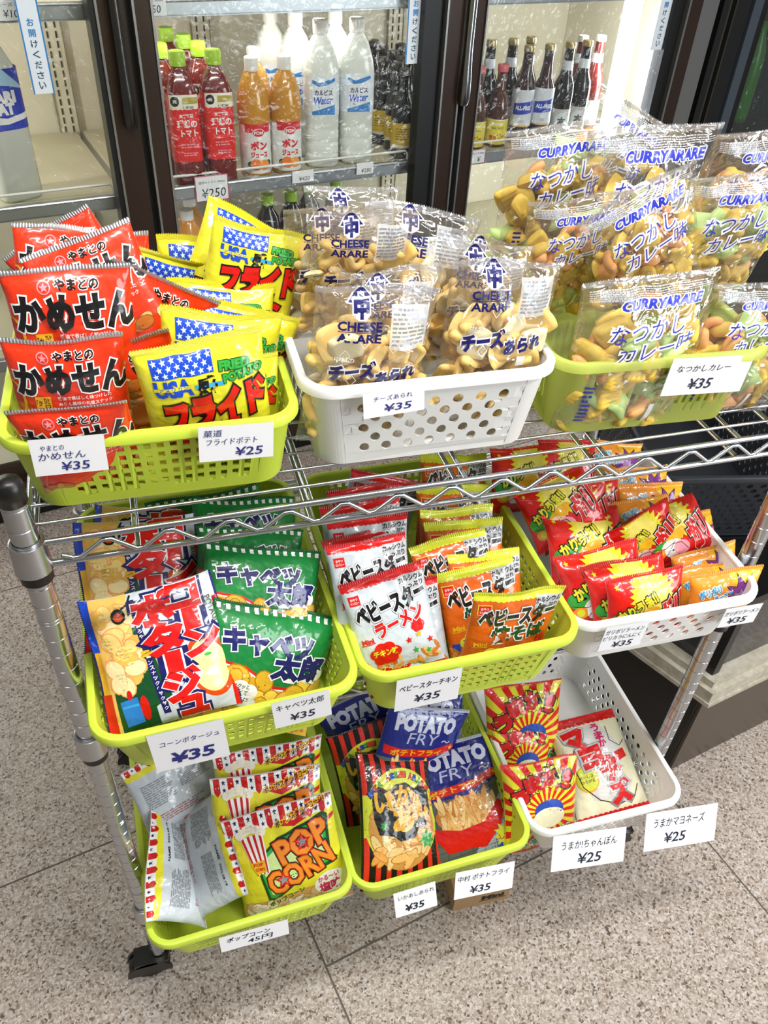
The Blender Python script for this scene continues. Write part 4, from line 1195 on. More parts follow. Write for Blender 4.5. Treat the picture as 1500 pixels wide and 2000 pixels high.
# bottles on the shelf below, only their tops show
ORB = bottle_proto('orange_drink_bottle', [(0, 0), (.04, 0), (.045, .006), (.045, .2), (.036, .235), (.018, .262), (.0145, .27), (0, .27)], mat('orange_drink', '#d9923c', rough=.15, coat=.4), [(0, .268), (.017, .268), (.017, .292), (0, .294)], MATS['white_cap'])
for x, y, lab in ((.566, 1.44, 'orange drink bottle with white cap on the shelf below, at the door frame'), (.60, 1.53, 'orange drink bottle behind it on the shelf below')): place_bottle(ORB, x, y, .4855, lab, 'orange drink bottles on the lower shelf')
TEA = bottle_proto('dark_tea_bottle', [(0, 0), (.032, 0), (.036, .006), (.036, .2), (.03, .235), (.016, .258), (.0145, .27), (0, .27)], mat('dark_tea', '#1a120a', rough=.15, coat=.4), [(0, .268), (.0175, .268), (.0175, .292), (.016, .294), (0, .294)], MATS['lime_cap'])
for x, y, lab in ((.80, 1.47, 'lime capped dark bottle on the shelf below, left end'), (.872, 1.475, 'lime capped dark bottle on the shelf below, second'), (.945, 1.52, 'lime capped dark bottle on the shelf below, third'), (1.03, 1.52, 'lime capped dark bottle on the shelf below, fourth')): place_bottle(TEA, x, y, .4855, lab, 'lime capped bottles on the lower shelf')

# ------------------------------------------------------------------ paper cards with writing
def card(w, h, lines, loc, rz, roll, label, tilt=0., ink_m=INK, border=None, curl=.0, name='price_tag'):
    """lines: (text, x mm, from top mm, height mm, width mm or None, bold)"""
    A = Art(w * 1000, h * 1000)
    A.rect(-w * 500, 0, w * 500, h * 1000, PAPER, 0)
    if border:
        W_, H_ = w * 1000, h * 1000
        for q in ((-W_ / 2, 0, W_ / 2, 2), (-W_ / 2, H_ - 2, W_ / 2, H_), (-W_ / 2, 0, -W_ / 2 + 2, H_), (W_ / 2 - 2, 0, W_ / 2, H_)): A.rect(*q, border, 1)
    for t, x, ty, hh, ww, b in lines: A.text(t, x, ty, hh, ink_m, 3, ww, b, shear=.12)
    v2, ly, fs, mi, ms = A.compiled(6, 4)
    f_ = lambda x, y: curl * ((x / (w * 500)) ** 2 - .3) * .4 - curl * (y / (h * 500)) ** 2 * .5
    v = [(x / 1000, -.00012 * l - f_(x, y), y / 1000) for (x, y), l in zip(v2, ly)]
    n = len(v)
    fs = [tuple(q) for q in fs]
    # back sheet
    gx, gy = 6, 4
    for j in range(gy + 1):
        for i in range(gx + 1):
            x, y = -w * 500 + w * 1000 * i / gx, -h * 500 + h * 1000 * j / gy
            v.append((x / 1000, .0004 - f_(x, y), y / 1000))
    fs += grid_faces(gx, gy, n, True)
    mi = list(mi) + [ms.index(PAPER)] * (gx * gy)
    o = new_obj(name, mesh_from(name, v, fs, ms, mi))
    o.rotation_mode = 'XYZ'
    M = Matrix.Rotation(rz, 4, 'Z') @ Matrix.Rotation(-tilt, 4, 'X') @ Matrix.Rotation(roll, 4, 'Y')
    o.location = loc
    o.rotation_euler = M.to_euler()
    tag(o, label, 'price tag', 'handwritten price tags')
    return o
for x, z, w_, h_, t, lab, bd in ((.615, .853, .085, .062, '¥250', 'pink edged price card ¥250 on the refrigerator shelf rail', MAG), (.86, .855, .06, .03, '¥420', 'small price card ¥420 on the refrigerator shelf rail', None), (1.04, .857, .05, .03, '¥280', 'small price card ¥280 on the refrigerator shelf rail', None),
                               (.235, 1.246, .085, .038, '¥100', 'price card ¥100 on the upper left shelf rail', None), (.52, 1.246, .06, .04, '150', 'price card 150 on the upper shelf rail beside the door frame', None), (1.40, .852, .05, .04, '¥', 'pink edged card on the rail under the brown bottles', MAG)):
    W_, H_ = w_ * 1000, h_ * 1000
    L = [(t, 4, H_ * .68, H_ * .36, None, .0)]
    if H_ > 35: L += [('理想のトマト 900ml' if bd and W_ > 60 else 'ジュース 500ml', 0, H_ * .26, 6, W_ * .8, 0.)]
    card(w_, h_, L, RM @ Vector((x, 1.3565, z)), TH, 0, lab, border=bd)
# ------------------------------------------------------------------ chrome wire rack
RW, RD = .9, .43
rack = empty('wire_shelf_rack', (0, 0, 0))
tag(rack, 'chrome three tier wire shelf rack on black casters holding the snack baskets', 'rack')
def cyl_grooves(r, z0, z1):
    prof = [(r, z0)]
    k = 0
    z = z0 + .02
    while z < z1 - .01:
        for dz in ((0, .0042) if k % 8 == 0 else (0,)):
            prof += [(r, z + dz - .0009), (r - .0007, z + dz - .0004), (r - .0007, z + dz + .0004), (r, z + dz + .0009)]
        z += .0254
        k += 1
    prof.append((r, z1))
    return prof
for px, py in ((0, 0), (RW, 0), (0, RD), (RW, RD)):
    m = MB(); m.lathe(cyl_grooves(.0127, .085, 1.082), 24, 0, (px, py))
    po = m.build('post', CHROME, rack, angle=35)
    m = MB(); m.lathe([(.0134, 1.074), (.0136, 1.09), (.0125, 1.097), (.008, 1.1005), (0, 1.102)], 24, 0, (px, py))
    m.build('end_cap', BLACKP, po, smooth=True)
    # swivel caster
    ca = MB()
    ca.lathe([(.0, .086), (.011, .086), (.011, .072), (.017, .070), (.017, .060), (0, .060)], 16, 0, (px, py))
    wx = px - .020
    for s in (-1, 1):
        pts = []
        for k in range(13):
            a = math.pi * k / 12
            pts.append((.036 * math.cos(a), .034 * math.sin(a)))
        y0, y1 = py + s * .016, py + s * .011
        v = [(wx + q[0] * 1.05, y0, .030 + q[1] * 1.15) for q in pts] + [(wx + q[0] * 1.05, y1, .030 + q[1] * 1.15) for q in pts]
        n = 13
        f = [tuple(range(n)), tuple(range(2 * n - 1, n - 1, -1))] + [(k, k + 1, n + k + 1, n + k) for k in range(n - 1)]
        ca.add(v, f)
    ca.box(wx - .022, wx + .034, py - .016, py + .016, .060, .070)
    cas = ca.build('caster', BLACKP, rack, angle=40)
    wv = MB()
    prof = [(.012, -.009), (.030, -.0095), (.0345, -.006), (.035, 0), (.0345, .006), (.030, .0095), (.012, .009)]
    n = 24
    v, f = [], []
    for r, y in prof:
        for k in range(n): v.append((wx + r * math.cos(2 * math.pi * k / n), py + y, .035 + r * math.sin(2 * math.pi * k / n)))
    for i in range(len(prof) - 1):
        for k in range(n): f.append((i * n + k, (i + 1) * n + k, (i + 1) * n + (k + 1) % n, i * n + (k + 1) % n))
    f += [tuple(range(n)), tuple(range(7 * n - 1, 6 * n - 1, -1))]
    wv.add(v, f)
    wv.build('wheel', mat('wheel_rubber', '#1b1b1c', rough=.6), cas, smooth=True)
for zt in (1.02, .708, .250):
    m = MB()
    lo = .028
    def rod(p, r): m.tube(p, r, 8)
    for y in (0, RD):
        rod([(.012, y, zt), (RW - .012, y, zt)], .0036); rod([(.012, y, zt - lo), (RW - .012, y, zt - lo)], .0036)
        pts = [(.028, y, zt - lo * .62), (.036, y, zt - lo * .75)]
        x = .042
        up = False
        while x < RW - .03:
            z_ = zt - .0055 if up else zt - lo + .005
            pts += [(x - .004, y, z_), (x + .004, y, z_)]
            x += .0302
            up = not up
        rod([(a, b - .0026 if y == 0 else b + .0026, c) for a, b, c in pts], .0024)
    for x in (0, RW):
        rod([(x, .012, zt), (x, RD - .012, zt)], .0036); rod([(x, .012, zt - lo), (x, RD - .012, zt - lo)], .0036)
        pts, y, up = [], .042, False
        while y < RD - .03:
            pts += [(x, y - .004, zt - .0055 if up else zt - lo + .005), (x, y + .004, zt - .0055 if up else zt - lo + .005)]
            y += .0302
            up = not up
        rod(pts, .0024)
    y = .0265
    while y < RD - .01:
        rod([(.002, y, zt + .0018), (RW - .002, y, zt + .0018)], .0020)
        y += .0302
    for x in (.10, .28, .455, .63, .81):
        rod([(x, .004, zt - .0045), (x, RD - .004, zt - .0045)], .0030); rod([(x, .004, zt - lo), (x, RD - .004, zt - lo)], .0030)
    sh = m.build('wire_shelf', CHROME, rack, angle=50)
    for px, py in ((0, 0), (RW, 0), (0, RD), (RW, RD)):
        m = MB()
        m.lathe([(.0152, zt - .031), (.0186, zt - .0305), (.0168, zt + .004), (.0150, zt + .0045), (.0132, zt + .0042), (.0132, zt + .0075)], 28, 0, (px, py), caps=False)
        m.lathe([(.0150, zt - .045), (.0160, zt - .044), (.0160, zt - .031), (.0150, zt - .030)], 28, 1, (px, py), caps=False)
        m.build('corner_collar', [mat('collar_chrome', '#b9bcbf', rough=.25, metal=1.), BLACKP], sh, angle=40)

# ------------------------------------------------------------------ plastic baskets
def basket(name, kind, cx, fy, w, d, z0, h, matl, label, rz=0., taper=.021, r=.03, group='snack baskets'):
    """w x d at the rim, front rim at y=fy; origin at the middle of the bottom"""
    m = MB()
    W2, D2 = w / 2 - .006, d / 2 - .006              # wall at the rim
    def ext(t): return W2 - taper * (1 - t), D2 - taper * (1 - t)
    def side(s, a, t):
        """point on wall s (0 front,1 right,2 back,3 left), a in -1..1 along the straight part"""
        X, Y = ext(t)
        z = h * t
        if s == 0: return (a * (X - r), -Y, z)
        if s == 2: return (-a * (X - r), Y, z)
        if s == 1: return (X, a * (Y - r), z)
        return (-X, -a * (Y - r), z)
    def quad(s, a0, a1, t0, t1): m.add([side(s, a0, t0), side(s, a1, t0), side(s, a1, t1), side(s, a0, t1)], [(0, 1, 2, 3)])
    for s in range(4):
        L = 2 * ((W2 if s % 2 == 0 else D2) - r)
        if kind in ('grid', 'slot'):
            if kind == 'grid':
                pitch, hole, rp, rh = .0128, .0068, .0114, .0062
                lo, hi = .012, h - .016
            else:
                pitch, hole, rp, rh = .0108, .0062, (h - .034) , (h - .046)
                lo, hi = .018, h - .016
            n = int((L - .012) / pitch); rows = max(1, int((hi - lo) / rp))
            a0 = -(n * pitch) / L
            t_lo, step = lo / h, (hi - lo) / rows / h
            quad(s, -1, 1, 0, t_lo); quad(s, -1, 1, t_lo + rows * step, 1)
            quad(s, -1, a0, t_lo, t_lo + rows * step); quad(s, -a0, 1, t_lo, t_lo + rows * step)
            for i in range(n):
                x0 = a0 + 2 * pitch * i / L
                xg = x0 + 2 * (pitch - hole) / L
                x1 = x0 + 2 * pitch / L
                quad(s, x0, xg, t_lo, t_lo + rows * step)
                for j in range(rows):
                    b = t_lo + j * step
                    quad(s, xg, x1, b, b + step * (1 - rh / rp))
                if kind == 'slot': pass
        else:
            cell, rh = (.0270, .0136) if kind == 'dots' else (.0200, .0150)
            rad = .0060 if kind == 'dots' else .0050
            lo = .014
            rows = int((h - .018 - lo) / rh)
            quad(s, -1, 1, 0, lo / h); quad(s, -1, 1, (lo + rows * rh) / h, 1)
            for j in range(rows):
                n = int((L - .010) / cell) - (j % 2)
                st = -n * cell / 2
                b0, b1 = lo + j * rh, lo + (j + 1) * rh
                quad(s, -1, 2 * st / L, b0 / h, b1 / h); quad(s, 2 * (st + n * cell) / L, 1, b0 / h, b1 / h)
                for i in range(n):
                    x0 = st + i * cell
                    x1 = x0 + cell
                    xm, bm_ = (x0 + x1) / 2, (b0 + b1) / 2
                    N = 16
                    outer, inner = [], []
                    for k in range(N):
                        q = 2 * math.pi * (k + .5) / N
                        cq, sq_ = math.cos(q), math.sin(q)
                        sc = min((cell / 2) / abs(cq) if abs(cq) > 1e-6 else 9, (rh / 2) / abs(sq_) if abs(sq_) > 1e-6 else 9)
                        outer.append((xm + cq * sc, bm_ + sq_ * sc)); inner.append((xm + cq * rad, bm_ + sq_ * rad))
                    # exact corners
                    for cxn, czn in ((x0, b0), (x1, b0), (x1, b1), (x0, b1)):
                        k = min(range(N), key=lambda k: (outer[k][0] - cxn) ** 2 + (outer[k][1] - czn) ** 2)
                        outer[k] = (cxn, czn)
                    pv = [side(s, 2 * a_ / L, b_ / h) for a_, b_ in outer] + [side(s, 2 * a_ / L, b_ / h) for a_, b_ in inner]
                    m.add(pv, [(k, (k + 1) % N, N + (k + 1) % N, N + k) for k in range(N)])
    # rounded corners
    for c, (sx, sy) in enumerate(((1, -1), (1, 1), (-1, 1), (-1, -1))):
        q0 = (-90, 0, 90, 180)[c]
        N = 14
        v = []
        for t in (0, 1):
            X, Y = ext(t)
            for k in range(N + 1):
                q = math.radians(q0 + 90 * k / N)
                v.append((sx * (X - r) + r * math.cos(q), sy * (Y - r) + r * math.sin(q), h * t))
        m.add(v, [(k, k + 1, N + 2 + k, N + 1 + k) for k in range(N)])
    # bottom
    X, Y = ext(0)
    ring = []
    for c, (sx, sy) in enumerate(((1, -1), (1, 1), (-1, 1), (-1, -1))):
        for k in range(15):
            q = math.radians((-90, 0, 90, 180)[c] + 90 * k / 14)
            ring.append((sx * (X - r) + r * math.cos(q), sy * (Y - r) + r * math.sin(q), 0))
    m.add(ring, [tuple(range(len(ring)))])
    o = m.build('basket', matl)
    bm = bmesh.new(); bm.from_mesh(o.data); bmesh.ops.remove_doubles(bm, verts=bm.verts[:], dist=2e-5); bmesh.ops.recalc_face_normals(bm, faces=bm.faces[:]); bm.to_mesh(o.data); bm.free()
    sd = o.modifiers.new('wall', 'SOLIDIFY'); sd.thickness = .0020; sd.offset = 0
    o.location = (cx, fy + d / 2, z0 + .0012)
    o.rotation_euler = (0, 0, rz)
    tag(o, label, 'basket', group)
    # rolled rim
    m = MB()
    prof = [(-.001, -.0025), (.0055, -.0095), (.0078, -.0085), (.0078, -.001), (.0062, .0016), (.0020, .0028), (-.0016, .0016), (-.0022, -.0012)]
    path = []
    for c, (sx, sy) in enumerate(((1, -1), (1, 1), (-1, 1), (-1, -1))):
        for k in range(8):
            q = math.radians((-90, 0, 90, 180)[c] + 90 * k / 7)
            path.append((sx * (W2 - r) + r * math.cos(q), sy * (D2 - r) + r * math.sin(q), math.cos(q), math.sin(q)))
    n = len(prof)
    v = [(x + nx * a, y + ny * a, h + b) for x, y, nx, ny in path for a, b in prof]
    K = len(path)
    f = [(i * n + k, ((i + 1) % K) * n + k, ((i + 1) % K) * n + (k + 1) % n, i * n + (k + 1) % n) for i in range(K) for k in range(n)]
    m.add(v, f)
    m.build('rim', matl, o, angle=40)
    return o
LIMET = bpy.data.materials.new('translucent_lime_plastic')
LIMET.use_nodes = True
_nt = LIMET.node_tree
_p = _nt.nodes['Principled BSDF']
_p.inputs['Base Color'].default_value = hexc('#e6ef8c'); _p.inputs['Roughness'].default_value = .3
_t = _nt.nodes.new('ShaderNodeBsdfTransparent'); _t.inputs[0].default_value = hexc('#eef3c4')
_l = _nt.nodes.new('ShaderNodeBsdfTranslucent'); _l.inputs[0].default_value = hexc('#ecf58e')
_m = _nt.nodes.new('ShaderNodeMixShader'); _m.inputs[0].default_value = .55
_m2 = _nt.nodes.new('ShaderNodeMixShader'); _m2.inputs[0].default_value = .17
_nt.links.new(_p.outputs[0], _m.inputs[1]); _nt.links.new(_l.outputs[0], _m.inputs[2]); _nt.links.new(_m.outputs[0], _m2.inputs[1]); _nt.links.new(_t.outputs[0], _m2.inputs[2])
_nt.links.new(_m2.outputs[0], _nt.nodes['Material Output'].inputs[0])
BK = {
 'T1': basket('b', 'grid', .1386, .0263, .284, .385, 1.0242, .0865, LIME, 'lime green basket on the top shelf, left, with red and yellow bags', rz=-.0265, taper=.0115),
 'T2': basket('b', 'dots', .4261, .0328, .2814, .365, 1.0242, .104, WHITEP, 'white round holed basket on the top shelf with cheese crackers', rz=-.0248, taper=.0118),
 'T3': basket('b', 'slot', .7061, .0285, .2714, .370, 1.0242, .0995, LIMET, 'see through pale green basket on the top shelf with curry crackers', rz=-.0575, taper=.0133),
 'B1': basket('b', 'grid', .163, -.0875, .301, .405, .7125, .0934, LIME, 'lime green basket on the middle shelf, left, with corn and green snack bags', rz=.03, taper=.0205),
 'B2': basket('b', 'grid', .4632, -.0811, .2856, .395, .7125, .0955, LIME, 'lime green basket in the centre of the middle shelf with noodle snacks', taper=.0169),
 'B3': basket('b', 'dots', .7439, -.0677, .2823, .345, .7125, .090, WHITEP, 'white round holed basket on the middle shelf with red and orange bags', rz=-.0223, taper=.016),
 'C1': basket('b', 'grid', .160, -.114, .3038, .395, .2545, .0955, LIME, 'lime green basket on the bottom shelf, left, with popcorn', rz=.03, taper=.0184),
 'C2': basket('b', 'grid', .4572, -.1125, .2956, .395, .2545, .0965, LIME, 'lime green basket in the centre of the bottom shelf with fry bags', rz=.017, taper=.0178),
 'C3': basket('b', 'oval', .7484, -.1063, .2765, .375, .2545, .0985, WHITEP, 'white small holed basket on the bottom shelf, half empty', rz=-.009, taper=.0182),
}

# ------------------------------------------------------------------ price tags on the baskets
# centre, width, height, roll, tilt
TAGPOSE = [((0.0550,0.0175,1.1049),0.065,0.041,0.038,0.00),
 ((0.2086,0.0175,1.0960),0.073,0.041,0.055,0.00),
 ((0.3706,0.0241,1.1164),0.065,0.028,-0.045,0.10),
 ((0.7434,0.0220,1.1031),0.109,0.048,0.067,0.00),
 ((0.1176,-0.0930,0.7750),0.082,0.071,-0.043,0.00),
 ((0.2449,-0.0930,0.7992),0.066,0.048,-0.071,0.00),
 ((0.3993,-0.0860,0.7758),0.082,0.060,0.001,0.00),
 ((0.6681,-0.0730,0.7834),0.063,0.046,0.058,0.00),
 ((0.8467,-0.0730,0.7757),0.059,0.037,0.055,0.00),
 ((0.1591,-0.1224,0.3216),0.100,0.034,-0.006,0.20),
 ((0.4062,-0.1260,0.3023),0.068,0.050,-0.045,0.35),
 ((0.5199,-0.1267,0.3048),0.100,0.054,0.085,0.35),
 ((0.7005,-0.1270,0.3146),0.132,0.063,0.132,0.50),
 ((0.8736,-0.1287,0.3054),0.138,0.070,0.114,0.50)]

def tags_():
    t = [
     ((.057, .0085, 1.115), .063, .040, .038, [('やまとの', -13, 10, 6, 20, -.01), ('かめせん', -6, 19, 8, 40, -.01), ('¥35', 4, 31, 9.5, 24, .0)], 'price tag ¥35 at the left of the lime basket with the red cracker bags', 0, INKB),
     ((.207, .0085, 1.106), .071, .041, .055, [('菓道', -22, 8, 8, 18, -.01), ('フライドポテト', -4, 18, 7.5, 48, -.01), ('¥25', 12, 31, 10, 26, .0)], 'price tag ¥25 in front of the yellow fried potato bags', 0, INKB),
     ((.363, .005, 1.127), .063, .034, -.045, [('チーズあられ', -1, 9, 7, 40, -.01), ('¥35', 4, 23, 10, 28, .0)], 'price tag ¥35 taped to the white basket of cheese crackers', .12, INKB),
     ((.729, .004, 1.112), .098, .046, .067, [('なつかしカレー', -8, 13, 8, 64, -.01), ('¥35', -6, 32, 13, 28, .0)], 'price tag ¥35 on the see through basket of curry crackers', .0, INK),
     ((.118, -.100, .786), .081, .070, -.043, [('コーンポタージュ', 2, 21, 9, 64, -.01), ('¥35', 2, 50, 19, 46, .02)], 'large price tag ¥35 in front of the corn soup bags', 0, INKB),
     ((.244, -.100, .808), .065, .047, -.071, [('キャベツ太郎', -1, 12, 11, 54, -.01), ('¥35', 0, 33, 12, 28, .0)], 'price tag ¥35 in front of the green snack bags', 0, INK),
     ((.398, -.089, .779), .081, .060, .001, [('ベビースターチキン', 0, 18, 11, 72, .0), ('¥35', 0, 42, 14, 32, .0)], 'price tag ¥35 in front of the noodle snack bags', 0, INK),
     ((.672, -.068, .777), .060, .047, .058, [('ガリボリラーメン', -1, 11, 8.5, 54, -.01), ('ピリカラにんにく', -2, 23, 8, 52, -.01), ('¥35', 2, 37, 11, 28, .0)], 'price tag ¥35 at the left of the white middle basket', 0, INK),
     ((.848, -.068, .769), .056, .037, .055, [('ガリボリラーメン', 0, 11, 8, 52, -.01), ('¥35', -2, 26, 11, 28, .0)], 'price tag ¥35 at the right of the white middle basket', 0, INK),
     ((.159, -.1275, .336), .098, .037, -.006, [('ポップコーン', -8, 12, 11, 62, .0), ('45円', 8, 26, 11, 36, .0)], 'price tag 45 yen in front of the popcorn bags', .2, INK),
     ((.405, -.1225, .312), .068, .046, -.045, [('いかあしあられ', 2, 12, 8, 58, -.015), ('¥35', -2, 33, 13, 30, .01)], 'price tag ¥35 in front of the striped squid cracker bags', .35, INK),
     ((.518, -.1225, .314), .099, .050, .085, [('中村 ポテトフライ', -2, 14, 11, 86, -.01), ('¥35', -6, 37, 14, 34, .0)], 'price tag ¥35 in front of the blue potato fry bags', .35, INK),
     ((.700, -.124, .318), .125, .058, .132, [('うまか!ちゃんぽん', 0, 18, 15, 94, -.01), ('¥25', 2, 42, 17, 40, .0)], 'price tag ¥25 in front of the sunburst noodle bags', .55, INK),
     ((.868, -.124, .309), .130, .062, .114, [('うまかマヨネーズ', -4, 18, 16, 92, -.01), ('¥25', -10, 44, 17, 38, .0)], 'price tag ¥25 in front of the pale cream bag', .55, INK)]
    for (loc, w, h, roll, tilt), q in zip(TAGPOSE, t):
        lines, lab, im = q[4], q[5], q[7]
        k = min(w / q[1], h / q[2])
        card(w, h, [(a_, b_ * w / q[1], c_ * h / q[2], d_ * k, e_ and e_ * w / q[1], f_ + .012) for a_, b_, c_, d_, e_, f_ in lines], loc, 0, roll, lab, tilt, im)
tags_()

# ------------------------------------------------------------------ low glass case, crates and a carton
case = empty('low_display_case', (0, 0, 0), (0, 0, TH))
tag(case, 'low dark glass display case on a brown plinth to the right of the rack', 'display case')
cx0, cy0 = 1.10, -.10
def skew(x, y): return (cx0 + x - .25 * y, cy0 + y)     # its left side runs back at an angle
def prism(m, x0, x1, y0, y1, z0, z1, mi=0):
    b = [skew(x0, y0), (skew(x1, y0)[0], cy0 + y0), (skew(x1, y0)[0], cy0 + y1), skew(x0, y1)]
    v = [(x, y, z0) for x, y in b] + [(x, y, z1) for x, y in b]
    m.add(v, [(0, 3, 2, 1), (4, 5, 6, 7), (0, 1, 5, 4), (1, 2, 6, 5), (2, 3, 7, 6), (3, 0, 4, 7)], mi)
m = MB(); prism(m, .006, 1.3, .006, .50, 0, .258, 0)
pl = m.build('plinth', mat('brown_plinth', '#4b3f33', rough=.3), case)
m = MB(); prism(m, -.002, .0055, .012, .50, 0, .258, 0)  # near-black sheet, shade painted onto the plinth's left side
m.build('side_shade_sheet', mat('painted_side_shade', '#0a0908', rough=.3), case)
m = MB(); prism(m, -.014, 1.32, -.014, .50, .258, .268, 0); prism(m, -.010, 1.32, -.010, .50, .268, .296, 0); prism(m, .002, 1.3, .002, .50, .296, .312, 0)
m.build('stone_sill', mat('beige_sill', '#c2bcae', rough=.45, noise=(60, '#a49c8a', .2)), case)
m = MB(); prism(m, .028, 1.3, .030, .50, .312, .50, 0)
m.build('glass_front', mat('smoked_glass', '#26282a', rough=.08, coat=.5), case)
m = MB(); prism(m, .016, .034, .018, .036, .312, .52, 0); prism(m, .02, 1.3, .02, .50, .50, .52, 0)
m.build('black_frame', mat('case_black', '#060607', rough=.25), case)
def crate(loc, rz, w, d, h, label):
    m = MB()
    t = .004
    o = basket('c', 'dots', 0, 0, w, d, 0, h, mat('dark_plastic', '#23262c', rough=.45), label, rz=rz, taper=.03, group='dark crates')
    o.name = 'storage_crate'
    o.location = loc
    return o
crate(RM @ Vector((1.265, .26, .5225)), TH - .40, .34, .46, .17, 'dark storage crate with round holes on the low black case')
m = MB(); m.box(-.055, .055, -.04, .04, 0, .062)
bx = m.build('cardboard_box', mat('cardboard', '#a98a63', rough=.85))
bx.location = (.587, -.004, 0); bx.rotation_euler = (0, 0, -.05)
tag(bx, 'small brown cardboard box on the floor below the fry basket', 'box')
A = Art(110, 62)
A.text('Mini', 22, 34, 14, mat('carton_ink', '#2c2016', rough=.8), 2, 42, .05); A.rect(-4, 44, 48, 46, MATS['carton_ink'], 2)
v2, ly, fs, mi, ms = A.compiled(1, 1)
new_obj('printing', mesh_from('printing', [(x / 1000, -.0404, .031 + y / 1000) for x, y in v2], fs, ms, mi), bx)
